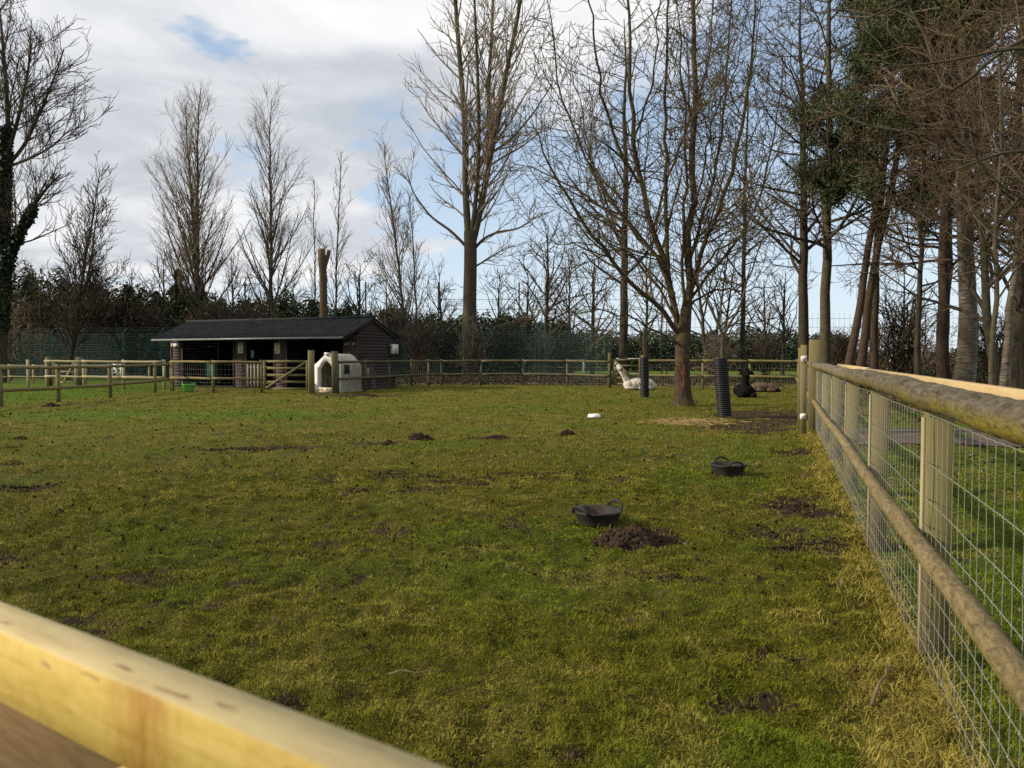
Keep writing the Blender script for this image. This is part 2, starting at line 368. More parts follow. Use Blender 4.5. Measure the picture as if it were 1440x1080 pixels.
def polar():
    r = np.concatenate([np.linspace(.25, 2, 16, False), np.geomspace(2, 12, 230, False), np.geomspace(12, 60, 170, False), np.geomspace(60, 1500, 50)])
    f = np.linspace(-44, 46, 430); rest = np.linspace(46, 316, 60)[1:-1]
    a = np.radians(np.concatenate([f, rest])); nr, na = len(r), len(a)
    X = r[:, None] * np.sin(a); Y = r[:, None] * np.cos(a); mu = fields(X, Y)[0]; Z = hgt(X, Y) - mu * (.015 + .05 * (1 - fbm(X * 11, Y * 11, 3, 71)) * (np.hypot(X, Y) < 14))
    V = np.stack([X, Y, Z], -1).reshape(-1, 3)
    i = np.arange(nr - 1)[:, None] * na; j = np.arange(na)[None]; j2 = (j + 1) % na
    Q = np.stack([i + j, i + na + j, i + na + j2, i + j2], -1).reshape(-1, 4)
    Tc = [(len(V), j, (j + 1) % na) for j in range(na)]
    V = np.vstack([V, [[0, 0, 0]]])
    mud, dry, lush = fields(V[:, 0], V[:, 1])
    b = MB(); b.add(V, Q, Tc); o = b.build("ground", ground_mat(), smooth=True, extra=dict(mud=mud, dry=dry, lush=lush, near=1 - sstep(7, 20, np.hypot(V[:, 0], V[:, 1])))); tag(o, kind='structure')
polar()

def blade_mat():
    m = Mat("grass_blades", .85, .05); pos, n, n2, c, dr = grass_color(m); r = m.attr("rnd")
    c = m.mix(m.ramp(m.math('ADD', m.math('MULTIPLY', m.attr("dry"), .9), m.math('MULTIPLY', m.math('SUBTRACT', r, .62), .8)), [(.25, 0.0), (.6, 1.0)]), c, dr)
    c = m.mix(m.ramp(r, [(.0, .85), (.45, 0.0)]), c, (.030, .042, .006))
    m.col(c); return m.m
BL = blade_mat()
PATHY = (12.2, 16.2)
def in_path(x, y): return (fdist(x, y) < -.1) & (y > PATHY[0]) & (y < PATHY[1])
def grass():
    def scatter(d0, d1, n, pw):
        u = rng.uniform(0, 1, n)
        d = (d0 ** (2 - pw) + u * (d1 ** (2 - pw) - d0 ** (2 - pw))) ** (1 / (2 - pw)) if abs(pw - 2) > 1e-6 else d0 * (d1 / d0) ** u
        a = np.radians(rng.uniform(-37, 38, n)); return d * np.sin(a), d * np.cos(a), d
    def blades(x, y, d, L, W, lean, seg):
        n = len(x); mud, dry, lush = fields(x, y)
        keep = (rng.uniform(0, 1, n) > mud * .92) & ~in_path(x, y)
        x, y, d, L, W, mud, dry, lush = [q[keep] for q in (x, y, d, L, W, mud, dry, lush)]; n = len(x)
        L = L * (1 + .9 * np.clip(dry - .5, 0, 1)) * (.45 + 1.1 * fbm(x * 2.0, y * 2.0, 3, 33)); z = hgt(x, y) - .004
        az = rng.uniform(0, 2 * np.pi, n); tu = vnoise(x * 6, y * 6, 8) * 2 * np.pi * 2; az = np.where(rng.uniform(size=n) < .45, tu, az)
        th = np.radians(rng.uniform(lean[0], lean[1], n)); hor = np.stack([np.cos(az), np.sin(az), 0 * az], 1); upv = np.array([0, 0, 1.])
        sd = np.stack([-np.sin(az), np.cos(az), 0 * az], 1); sd = nrm(sd + rng.normal(0, .35, (n, 3)))
        P0 = np.stack([x, y, z], 1)
        P1 = P0 + (hor * (np.sin(th * .6) * L * .55)[:, None] + upv * (np.cos(th * .6) * L * .55)[:, None])
        P2 = P1 + (hor * (np.sin(np.minimum(th * 1.35, 2.0)) * L * .5)[:, None] + upv * (np.cos(np.minimum(th * 1.35, 2.0)) * L * .5)[:, None])
        w = (W / 2)[:, None]; rn = rng.uniform(0, 1, n)
        if seg == 2:
            V = np.stack([P0 - sd * w, P0 + sd * w, P1 + sd * w * .8, P1 - sd * w * .8, P2], 1); b = np.arange(n)[:, None] * 5
            Q = b + np.array([[0, 1, 2, 3]]); T = b + np.array([[3, 2, 4]]); k = 5
        else:
            V = np.stack([P0 - sd * w, P0 + sd * w, P2], 1); Q = None; T = np.arange(n * 3).reshape(-1, 3); k = 3
        return V.reshape(-1, 3), Q, T, np.repeat(rn, k), np.repeat(dry, k), np.repeat(lush, k)
    mb = MB(); ex = dict(dry=[], lush=[])
    def put(*r):
        V, Q, T, A, dr, lu = blades(*r); mb.add(V, Q, T, A=A); ex['dry'].append(dr); ex['lush'].append(lu)
    x, y, d = scatter(1.9, 10, 560000, 1.55); n = len(x)
    put(x, y, d, rng.uniform(.012, .034, n), rng.uniform(.0018, .0030, n) * (1 + d * .085), (20, 112), 2)
    x, y, d = scatter(8, 42, 260000, 1.9); n = len(x)
    put(x, y, d, rng.uniform(.02, .048, n) * (1 + d * .012), rng.uniform(.003, .005, n) * (1 + d * .13), (20, 105), 1)
    # longer pale straw along the fence foot
    s = rng.uniform(-2.6, 14, 36000); off = np.abs(rng.normal(.02, .135, len(s))); x = FP[0] + FD[0] * s + FN[0] * off; y = FP[1] + FD[1] * s + FN[1] * off
    keep = fbm(x * 3, y * 3, 3, 15) > .36; x = x[keep]; y = y[keep]; n = len(x); d = np.hypot(x, y)
    V, Q, T, A, dr, lu = blades(x, y, d, rng.uniform(.035, .105, n), rng.uniform(.002, .0032, n) * (1 + d * .08), (40, 125), 2)
    mb.add(V, Q, T, A=A); ex['dry'].append(np.maximum(dr, .95)); ex['lush'].append(lu * 0)
    # loose tussocks
    c = 520; cx, cy, cd = scatter(2, 26, c, 1.6); k = 60
    x = (cx[:, None] + rng.normal(0, .05, (c, k)) * (1 + cd[:, None] * .05)).ravel(); y = (cy[:, None] + rng.normal(0, .05, (c, k)) * (1 + cd[:, None] * .05)).ravel(); d = np.repeat(cd, k); n = len(x)
    put(x, y, d, rng.uniform(.02, .058, n), rng.uniform(.0018, .003, n) * (1 + d * .10), (20, 115), 2)
    o = mb.build("grass", BL, extra={k: np.concatenate(v) for k, v in ex.items()}); tag(o, "short patchy olive grass covering the paddock", kind='stuff')
grass()

def straw():
    m = Mat("loose_straw", .8, .1); m.col(m.ramp(m.attr("rnd"), [(0.0, (.24, .17, .07)), (1.0, (.44, .33, .15))])); c = gp(970, 595); n = 520; mb = MB()
    x = c[0] + rng.normal(0, .42, n); y = c[1] + rng.normal(0, .36, n); a = rng.uniform(0, np.pi, n); L = rng.uniform(.05, .13, n); z = hgt(x, y) + .02 + rng.uniform(0, .02, n); d = np.stack([np.cos(a) * L, np.sin(a) * L, rng.normal(0, .012, n)], 1); P = np.stack([x, y, z], 1)
    mb.tubes(np.stack([P - d, P + d], 1), np.full((n, 2), .0045), 3); tag(mb.build("straw", m.m), "thin spread of pale loose straw on the grass by the field tree", kind='stuff')
straw()
def path():
    m = Mat("gravel_path", .95, .1); pos = m.geo(); n = m.noise(pos, 1.5, 5, .6); f = m.noise(pos, 45, 4, .7)
    m.col(m.mix(m.math('MULTIPLY', f, .6), m.ramp(n, [(.3, (.10, .08, .062)), (.7, (.17, .142, .115))]), (.065, .05, .038))); m.bump(f, .8, .02)
    ys = np.linspace(PATHY[0] + .2, PATHY[1] - .4, 24); t = np.linspace(0, 1, 60); V = []
    for i, y in enumerate(ys):
        x0 = FP[0] + FD[0] * (y - FP[1]) / FD[1] + .25
        for j in t:
            x = x0 + j * 30; w = (fbm(np.array(x * .8), np.array(i * .0 + 3.3), 2, 4) - .5) * .7
            yy = y + w * (1 if i in (0, len(ys) - 1) else 1); V.append((x, yy + (x - x0) * -.02, float(hgt(x, yy)) + .012))
    k = len(t); Q = [(a * k + b, a * k + b + 1, (a + 1) * k + b + 1, (a + 1) * k + b) for a in range(len(ys) - 1) for b in range(k - 1)]
    b = MB(); b.add(V, Q); tag(b.build("path", m.m, smooth=True), kind='structure')
path()

def ico(sub=1):
    t = (1 + 5 ** .5) / 2; v = [(-1, t, 0), (1, t, 0), (-1, -t, 0), (1, -t, 0), (0, -1, t), (0, 1, t), (0, -1, -t), (0, 1, -t), (t, 0, -1), (t, 0, 1), (-t, 0, -1), (-t, 0, 1)]
    f = [(0, 11, 5), (0, 5, 1), (0, 1, 7), (0, 7, 10), (0, 10, 11), (1, 5, 9), (5, 11, 4), (11, 10, 2), (10, 7, 6), (7, 1, 8), (3, 9, 4), (3, 4, 2), (3, 2, 6), (3, 6, 8), (3, 8, 9), (4, 9, 5), (2, 4, 11), (6, 2, 10), (8, 6, 7), (9, 8, 1)]
    return nrm(np.array(v, float)), np.array(f)
IV, IF = ico()
def litter():
    mb = MB(); n = 22000                                     # fallen leaves under the trees, beside the fence and behind the rails
    s = rng.uniform(-2, 11, 1500); o = -rng.uniform(.1, 4.5, 1500); p = FP + FD * s[:, None] + FN * o[:, None]
    x = rng.uniform(6, 34, n); y = rng.uniform(15.8, 42, n); k = (fdist(x, y) < -.4); x, y = x[k], y[k]
    x3 = rng.uniform(-14, 13, 4500); y3 = 38.7 + np.abs(rng.normal(0, 2.2, 4500)) - .0 * x3 - .17 * np.clip(x3, 0, 99)
    X = np.concatenate([p[:, 0], x, x3]); Y = np.concatenate([p[:, 1], y, y3]); k = ~in_path(X, Y); X, Y = X[k], Y[k]; D = np.hypot(X, Y)
    mb.quads(np.stack([X, Y, hgt(X, Y) + .015 + rng.uniform(0, .05, len(X))], 1), .016 + .0022 * D, 1.5, up=1.2)
    tag(mb.build("leaf_litter", MT['litter']), "brown fallen leaves lying under the trees", kind='stuff')
    n = 300; d = 4.0 * (28 / 4.0) ** rng.uniform(0, 1, n); a = np.radians(rng.uniform(-35, 24, n)); x = d * np.sin(a); y = d * np.cos(a); k = fdist(x, y) > .1; x, y, d = x[k], y[k], d[k]; mb = MB()
    mb.quads(np.stack([x, y, hgt(x, y) + .025], 1), .010 + .0026 * d, 1.9, up=.7); tag(mb.build("dead_leaves", MT['litter']), "scattered dead leaves lying on the field's grass", kind='stuff')
    mb = MB(); n = 3600                                      # soil crumbs and droppings scattered over the field
    u = rng.uniform(0, 1, n); d = 5 * (36 / 5) ** u; a = np.radians(rng.uniform(-36, 22, n)); x = d * np.sin(a); y = d * np.cos(a); k = fdist(x, y) > .3; x, y, d = x[k], y[k], d[k]
    P = np.stack([x, y, hgt(x, y) + .012], 1); sz = rng.uniform(.008, .022, len(x)) * (.7 + d * .05)
    mb.quads(P, sz * 1.3, 1.3, up=.6); mb.quads(P, sz * 1.3, 1.2, up=-.2)
    for k in range(420):
        d_ = 2.1 * 3.2 ** rng.uniform(); a_ = math.radians(rng.uniform(-34, 28)); x_, y_ = d_ * math.sin(a_), d_ * math.cos(a_)
        if fdist(x_, y_) > .2: mb.add(IV * (1 + rng.normal(0, .2, (12, 1))) * rng.uniform(.004, .012) * rng.uniform(.7, 1.3, 3) + [x_, y_, float(hgt(x_, y_)) + .004], None, IF, A=rng.uniform())
    for cx, cy, rx, ry, st in blobs:
        if cy > 12: continue
        for k in range(int(160 * rx * ry * st / .25)):
            x_, y_ = cx + rng.normal(0, .5) * rx, cy + rng.normal(0, .5) * ry
            if fields(np.array([x_]), np.array([y_]))[0][0] < .3: continue
            mb.add(IV * (1 + rng.normal(0, .2, (12, 1))) * rng.uniform(.006, .02) * rng.uniform(.7, 1.3, 3) + [x_, y_, float(hgt(x_, y_)) - .01], None, IF, A=rng.uniform())
    tag(mb.build("soil_crumbs", MT['soil']), "dark crumbs of soil and droppings dotted over the field", kind='stuff')
litter()

# ------------------------------------------------------------------ sky, sun
SUN_EL, SUN_AZ = 25.0, -96.0            # azimuth clockwise from +Y (the view direction): from the left, a little behind
def sky():
    w = bpy.data.worlds.new("World"); scene.world = w; w.use_nodes = True; nt = w.node_tree; nt.nodes.clear()
    class W(Mat):
        def __init__(s): s.nt = nt
    m = W(); st = m.n("ShaderNodeTexSky", sky_type='NISHITA', sun_disc=False, sun_elevation=R(SUN_EL), sun_rotation=R(SUN_AZ), altitude=50, air_density=1.0, dust_density=.6, ozone_density=2.0)
    g = m.n("ShaderNodeTexCoord").outputs["Generated"]; sx = m.n("ShaderNodeSeparateXYZ", Vector=g)
    z = m.math('ADD', m.math('MAXIMUM', sx.outputs[2], 0.0), .16)
    v = m.n("ShaderNodeCombineXYZ", X=m.math('DIVIDE', sx.outputs[0], z), Y=m.math('DIVIDE', sx.outputs[1], z), Z=0.0).outputs[0]
    n1 = m.noise(m.mapv(v, (1, 1, 1), (3.1, 1.7, 0)), .9, 7, .55, .3); n2 = m.noise(m.mapv(v, (1, 1, 1), (8.3, 4.2, 2)), 1.6, 6, .55, .4)
    cov = n1
    wn = m.n("ShaderNodeTexNoise", Vector=m.mapv(v, (1, 1, 1), (5, 2, 1)), Scale=2.2, Detail=6.0, Roughness=.6).outputs["Color"]
    wo = m.n("ShaderNodeVectorMath", operation='SUBTRACT'); m.set(wo.inputs[0], wn); wo.inputs[1].default_value = (.5, .5, .5)
    ws = m.n("ShaderNodeVectorMath", operation='SCALE'); m.set(ws.inputs[0], wo.outputs[0]); ws.inputs["Scale"].default_value = .30
    gw = m.n("ShaderNodeVectorMath", operation='ADD'); m.set(gw.inputs[0], g); m.set(gw.inputs[1], ws.outputs[0]); gw = gw.outputs[0]
    def patch(px, py, rad, amt):          # a gap in the clouds around a direction
        d = ray(px, py); d = d / np.linalg.norm(d)
        dp = m.n("ShaderNodeVectorMath", operation='DISTANCE'); m.set(dp.inputs[0], gw); dp.inputs[1].default_value = tuple(d)
        return m.math('MULTIPLY', m.n("ShaderNodeMapRange", Value=dp.outputs["Value"], **{"From Min": rad, "From Max": rad * .2}).outputs[0], amt)
    for a in [(250, 75, .11, .38), (300, 52, .08, .24), (560, 115, .07, .2), (590, 20, .06, .15), (560, 250, .07, .24), (700, 300, .14, .2), (345, 240, .08, .3), (1000, 330, .35, .18), (1200, 60, .2, .2), (1130, 120, .16, .10), (590, 300, .10, .10), (335, 235, .07, .06), (850, 150, .10, .07), (30, 120, .35, -.25), (440, 230, .22, -.22), (120, 30, .12, -.15), (420, 60, .2, -.12), (620, 60, .12, -.15), (200, 240, .25, -.2), (800, 60, .2, -.1)]:
        cov = m.math('SUBTRACT', cov, patch(*a))
    low = m.n("ShaderNodeMapRange", Value=sx.outputs[2], **{"From Min": .30, "From Max": .05}).outputs[0]
    cov = m.math('SUBTRACT', cov, m.math('MULTIPLY', low, .27))
    f = m.ramp(cov, [(.31, 0.0), (.47, 1.0)])
    cl = m.ramp(n2, [(.33, (.57, .61, .67)), (.44, (.69, .72, .765)), (.54, (.86, .875, .90)), (.66, (1.0, 1.0, 1.0))])
    blue = m.mix(.42, m.mix(1.0, st.outputs[0], (.15, .15, .15), 'MULTIPLY'), (.66, .80, .98))
    blue = m.mix(low, blue, m.mix(.65, blue, (.78, .90, 1.02)))
    bg = m.n("ShaderNodeBackground", Color=m.mix(f, blue, cl), Strength=1.0); out = m.n("ShaderNodeOutputWorld"); nt.links.new(bg.outputs[0], out.inputs[0])
    sd = bpy.data.lights.new("sun", 'SUN'); sd.energy = 4.8; sd.angle = R(1.2); sd.color = (1, .86, .66); so = bpy.data.objects.new("sun", sd); COL.objects.link(so)
    to = Vector((math.sin(R(SUN_AZ)) * math.cos(R(SUN_EL)), math.cos(R(SUN_AZ)) * math.cos(R(SUN_EL)), math.sin(R(SUN_EL))))
    so.rotation_euler = to.to_track_quat('Z', 'Y').to_euler()
sky()

# ------------------------------------------------------------------ fences
def poly_at(pts, sp):                      # sample a ground polyline every sp metres -> points, tangents
    pts = np.asarray(pts)[:, :2]; seg = np.linalg.norm(np.diff(pts, axis=0), axis=1); L = np.concatenate([[0], np.cumsum(seg)]); s = np.arange(0, L[-1], sp)
    return np.stack([np.interp(s, L, pts[:, 0]), np.interp(s, L, pts[:, 1])], 1)
def net_mb(pts, heights, sp, r, off=(0, 0), knots=False, wob=.004):
    mb = MB(); P = poly_at(pts, sp) + np.asarray(off); n = len(P); top = max(heights); zs = np.array(sorted(heights))
    V = np.empty((n, len(zs), 3)); V[:, :, 0] = P[:, None, 0]; V[:, :, 1] = P[:, None, 1]; V[:, :, 2] = zs
    T = nrm(np.gradient(P, axis=0)); j = rng.normal(0, wob, (n, len(zs))); V[:, :, :2] += T[:, None, :] * j[..., None]
    V[:, :, 2] += (fbm(np.arange(n)[:, None] * .13, zs[None] * 3.0, 2, 2) - .5) * wob * 6
    mb.tubes(V, np.full((n, len(zs)), r), 3)
    mb.tubes(np.swapaxes(V, 0, 1), np.full((len(zs), n), r * 1.15), 3)
    if knots:
        k = V.reshape(-1, 3); t3 = np.repeat(np.concatenate([T, np.zeros((n, 1))], 1), len(zs), axis=0)
        d = np.linalg.norm(k[:, :2], axis=1) < 8; k = k[d]; t3 = t3[d]
        mb.tubes(np.stack([k - t3 * .008 + [0, 0, .003], k + t3 * .008 - [0, 0, .003]], 1), np.full((len(k), 2), r * 2.2), 4)
    return mb
def fence(name, label, pts, top, low, mat, psz=.10, rr=.05, net=None, pextra=.03, postmat=None, round_rail=True, group=None, skip=(), cat="fence", tall={}):
    pts = [np.asarray(p, float) for p in pts]
    root = thing(name, label, cat, (pts[0][0], pts[0][1], 0), group)
    for i, p in enumerate(pts):
        h = tall.get(i, top + pextra); z = float(hgt(p[0], p[1])) - .1
        d = (pts[min(i + 1, len(pts) - 1)] - pts[max(i - 1, 0)])[:2]; d = d / np.linalg.norm(d)
        w = psz * (1.35 if i in tall else 1)
        mb = MB(); mb.beam((p[0], p[1], z), (p[0] + rng.normal(0, .008), p[1], h), w, w, up=(d[0], d[1], 0), bev=w * .12); mb.build("post", postmat or mat, root)
    for i in range(len(pts) - 1):
        if i in skip: continue
        a, b = pts[i], pts[i + 1]; d = b - a; d = d / np.linalg.norm(d); nn = np.array([d[1], -d[0], 0]) * (psz * .5 + rr * .5)
        if nn[1] > 0: nn = -nn
        for h in (top - rr, low):
            q = np.array([a + nn + (b - a) * t + [0, 0, h + .012 * math.sin(3.1 * t + i)] for t in np.linspace(-.01, 1.01, 7)])
            mb = MB()
            if round_rail: mb.tubes(q, rr * (1 + rng.normal(0, .04, 7)), 10, cap=True)
            else: mb.beam(q[0], q[-1], rr * 1.1, rr * 2)
            mb.build("rail", mat, root, smooth=round_rail)
    if net:
        rngs = [[p for p in pts[i:i + 2]] for i in range(len(pts) - 1) if i not in skip]
        mb = MB()
        for sg in rngs:
            m2 = net_mb(sg, net[0], net[1], net[2]); base = mb.n
            for k in range(len(m2.V)): mb.V.append(m2.V[k]); mb.G.append(m2.G[k]); mb.A.append(m2.A[k])
            mb.Q += [q + base for q in m2.Q]; mb.n += m2.n
        mb.build("wire_mesh", MT['wirefar'], root)
    return root
HN = [.05, .15, .27, .40, .55, .72, .92, 1.12]

# near right fence: big half round rails on the field side, sheep net, square posts, a flat rail on the lane side
def right_fence():
    root = thing("stock_fence", "long post and round rail fence with wire netting receding along the field edge", "fence", fpt(0))
    SS = [-2.29 + 2.29 * i for i in range(13)]
    for s in SS:
        p = fpt(s); mb = MB(); mb.beam((p[0], p[1], -.15), (p[0], p[1], 1.30 + rng.uniform(-.02, .01)), .115, .12, up=(FD[0], FD[1], 0), bev=.006); mb.build("post", MT['post'], root)
        if s < 14:
            mb = MB(); q = fpt(s - .02, .066); mb.beam((q[0], q[1], -.05), (q[0], q[1], 1.16), .012, .035, up=(FD[0], FD[1], 0)); mb.build("lit_edge", MT['palepost'], root)  # pale strip stands in for the sunlit field side of the post
    cuts = [-2.6, 4.6, 11.45]
    for a, b in zip([-2.6, 3.4, 12.0 + .0], [3.4, 11.5, 27.6]):
        n = int((b - a) * 14) + 2
        for h, rr, mt in ((1.285, .059, 'toprail'), (.60, .043, 'rail')):
            t = np.linspace(a, b, n); q = np.array([fpt(s, .115 + .004 * math.sin(s * .9 + h), h + .007 * math.sin(s * 1.1 + h * 5) + .002 * math.sin(s * 5)) for s in t])
            rad = rr * (1 + .03 * np.sin(t * 2.7 + h) + .02 * np.sin(t * 7.9)) * (1 + rng.normal(0, .02, n)); mb = MB(); mb.tubes(q, rad, 18, cap=True); mb.build("rail", MT[mt], root, smooth=True)
    for a, b, z in ((-2.5, 4.02, 1.298), (4.05, 7.9, 1.305)):
        mb = MB(); mb.beam(fpt(a, -.085, z), fpt(b, -.085, z), .045, .07, bev=.004); mb.build("flat_rail", MT['sawn'], root)
    net_mb([fpt(-2.6, .068), fpt(11.4, .068)], [.03, .10, .18, .28, .40, .53, .66, .785, .953, 1.18],   .105, .00135, knots=True, wob=.006).build("wire_mesh", MT['galv'], root)
    net_mb([fpt(12.2, .068), fpt(27, .068)], HN, .12, .002).build("wire_mesh", MT['wirefar'], root)
    for s, off, hh, w in ((11.55, .10, 1.76, .2), (11.2, .30, 1.66, .11), (12.3, .33, 1.62, .09)):
        p = fpt(s, off); mb = MB(); mb.beam((p[0], p[1], -.15), (p[0], p[1], hh), w, w * .8, up=(FD[0], FD[1], 0), bev=.01); o = mb.build("tall_post", MT['post'], root)
        if w == .11:
            for z in (.33, 1.40):
                mb = MB(); f = np.array([-.35, -.93, 0]); c = np.array([p[0], p[1], z]) + f * .075
                mb.box(c, (.10, .05, .10), .3); mb.box(c + f * .04 + [.02, 0, .03], (.06, .05, .06), .3); mb.build("insulator", MT['white'], o)
    return root
right_fence()

PA = [gp(-95, 583), gp(1, 573), gp(82, 567), gp(155, 560), gp(218, 552.5), gp(241, 549.5)]
fence("rail_fence", "weathered round rail fence crossing the left edge of the field", PA, 1.16, .47, MT['rail'], rr=.052, postmat=MT['post'])
PD = [gp(243, 550), gp(300, 552.5), gp(368, 552)]
fence("rail_fence", "rail fence with wire mesh standing before the stable's open bays", PD, 1.27, .56, MT['rail'], rr=.05, net=(HN, .15, .0025), postmat=MT['post'])
PB = [gx(40, 35.6), gx(66, 35.3), gx(118, 34.8), gx(174, 34.3), gx(231, 33.6)]
fence("rail_fence", "pale round rail fence ending at the stable's left corner", PB, 1.27, .52, MT['palepost'], rr=.055, skip=(0,), tall={})
PC = [gx(x, 40.5) for x in (-70, -25, 13, 47, 80, 121, 165, 210)]
fence("rail_fence", "thin pale wire fence farthest back on the left", PC, 1.0, .38, MT['palepost'], psz=.08, rr=.035, net=(HN[:7], .12, .003))
PG = [gx(69, 37.6), gx(112, 37.4)]
def field_gate(name, label, a, b, mat, hh=1.22, bars=5, z0=.14, brace=1, frame=True, pole=None):
    root = thing(name, label, "gate", ((a[0] + b[0]) / 2, (a[1] + b[1]) / 2, 0)); a = np.asarray(a, float); b = np.asarray(b, float); d = (b - a); L = np.linalg.norm(d); t = d / L; f = np.array([t[1], -t[0], 0]); f = -f if f[1] > 0 else f
    for s in (.04, L - .04): mb = MB(); q = a + t * s; mb.beam(q + [0, 0, z0], q + [0, 0, hh + .03], .08, .07, up=t); mb.build("stile", mat, root)
    for k in range(bars):
        z = z0 + .04 + (hh - z0 - .05) * k / (bars - 1); mb = MB(); mb.beam(a + t * .082 + [0, 0, z], b - t * .082 + [0, 0, z], .03, .085); mb.build("bar", mat, root)
    for s in ((0,) if brace in (1, 3) else (0, 1)):
        q0 = a + t * .1; q1 = a + t * (L * .5 if brace == 2 else L - .1)
        if brace == 3: q0 = b - t * .1; q1 = a + t * .1
        if s == 1: q0, q1 = b - t * .1, a + t * (L * .5)
        mb = MB(); zz = (hh - .05, z0 + .06) if brace != 3 else (hh - .05, z0 + .06); mb.beam(q0 + f * .035 + [0, 0, zz[0]], q1 + f * .035 + [0, 0, zz[1]], .03, .08); mb.build("brace", mat, root)
    return root
for i, p in enumerate(PG):
    mb = MB(); mb.beam((p[0], p[1], -.1), (p[0], p[1], 1.42), .24, .24, up=(1, 0, 0), bev=.02); o = mb.build("gate_post", MT['greyfence'])
    tag(o, ("thick square gate post farthest left, behind the rail fence" if i == 0 else "thick square gate post nearer the stable, behind the rail fence"), "gate post", "gate posts left of the stable")
field_gate("field_gate", "grey wooden gate between two thick posts left of stable", PG[0] + [.14, 0, 0], PG[1] - [.14, 0, 0], MT['palepost'], brace=2)
g1, g2 = gx(157, 41.5), gx(171.5, 41.5)
field_gate("small_gate", "small white wicket gate with diagonal brace far behind left fence", g1, g2, MT['whitepaint'], hh=1.0, bars=4, z0=.3)
field_gate("field_gate", "wooden field gate with diagonal brace in front of stable", gx(371, 30.2), gx(433.5, 29.9), MT['post'], hh=1.26, brace=3)
for i, (px, py, hh, mt, lb) in enumerate([(438, 553.5, 1.68, 'post', "tall sunlit square gate post just left of white calf hutch"), (471, 552.5, 1.64, 'greyfence', "tall shaded dark gate post in front of white calf hutch")]):
    p = gx(px, 29.6); mb = MB(); mb.beam((p[0], p[1], -.1), (p[0], p[1], hh), .23, .23, up=(-.35, 1, 0), bev=.02); tag(mb.build("gate_post", MT[mt]), lb, "gate post", "gate posts by the calf hutch")
PE = [gx(475, 29.9), gx(514, 32.0), gx(547, 34.2), gp(579, 543), gp(603, 542.3), gp(621, 542), gp(677, 541.8), gp(736, 541.8), gp(798, 542.5), gp(857, 545)]
fence("rail_fence", "long weathered rail fence with wire mesh across the back of the field", PE, 1.27, .56, MT['greyfence'], rr=.055, net=(HN, .13, .0025), tall={9: 1.62})
PF = [gp(903, 545.2), gp(988, 546.8), gp(1054, 547.5), gp(1122, 548.5)]
fence("rail_fence", "rail fence with wire mesh behind the lying alpacas", PF, 1.30, .57, MT['post'], rr=.055, net=(HN, .13, .0025), tall={0: 1.5})
gg = field_gate("field_gate", "yellowish wooden five bar gate behind the white alpaca", gp(857, 545) + [.14, 0, 0], gp(903, 545.2) - [.09, 0, 0], MT['post'], hh=1.3, brace=1)

def mesh_fence(name, label, a, b, hh, sp, arm, mat, vs, hs, r, pr=.03):
    root = thing(name, label, "fence", a); a = np.asarray(a); b = np.asarray(b); L = np.linalg.norm(b - a); t = (b - a) / L; f = np.array([t[1], -t[0], 0]); f = f if f[1] > 0 else -f
    n = int(L / sp)
    for i in range(n + 1):
        p = a + t * i * sp; mb = MB(); q = [p + [0, 0, -.1], p + [0, 0, hh * .5], p + [0, 0, hh]]
        if arm: q.append(p + [0, 0, hh + .3] + t * .3)
        mb.tubes(np.array(q), pr, 6, cap=True); mb.build("post", mat, root, smooth=True)
    mb = MB(); s = np.arange(0, L, vs); P = a + t * s[:, None] - f * .04
    V = np.stack([P + [0, 0, .03], P + [0, 0, hh]], 1); mb.tubes(V, np.full((len(s), 2), r), 3)
    hz = np.arange(.1, hh + .01, hs); q = np.stack([np.stack([a + [0, 0, z] - f * .045, b + [0, 0, z] - f * .045]) for z in hz]); mb.tubes(q, np.full((len(hz), 2), r * 1.2), 3)
    if arm:
        q = np.stack([np.stack([a + t * k + [0, 0, hh + k], b + t * k + [0, 0, hh + k]]) for k in (.1, .2, .3)]); mb.tubes(q, np.full((3, 2), r), 3)
    mb.build("mesh_panel", mat, root)
mesh_fence("security_fence", "tall green steel mesh fence with angled post tops behind the stable", gx(-70, 50.5), gx(860, 41.5), 2.9, 2.62, True, MT['greenmetal'], .07, .15, .0075)
mesh_fence("security_fence", "tall dark mesh fence running behind the trees on the right", gx(866, 44.5), gx(1560, 43.0), 3.9, 2.9, False, MT['darkmetal'], .3, .5, .007)
def ball_stop():
    root = thing("ball_stop_fence", "very tall dark poles and wires far behind the stable", "fence", gx(346, 62))
    xs = (346, 403, 515, 617, 730, 835, 930)
    for px in xs: p = gx(px, 62); mb = MB(); mb.tubes(np.array([p, p + [0, 0, 7.4]]), .07, 6, cap=True); mb.build("pole", MT['darkmetal'], root)
    mb = MB()
    for z in (3.2, 3.9, 4.5, 5.2, 6.0): mb.tubes(np.stack([gx(617, 62) + [0, 0, z], gx(930, 62) + [0, 0, z]]), .02, 3)
    mb.build("wire", MT['darkmetal'], root)
ball_stop()

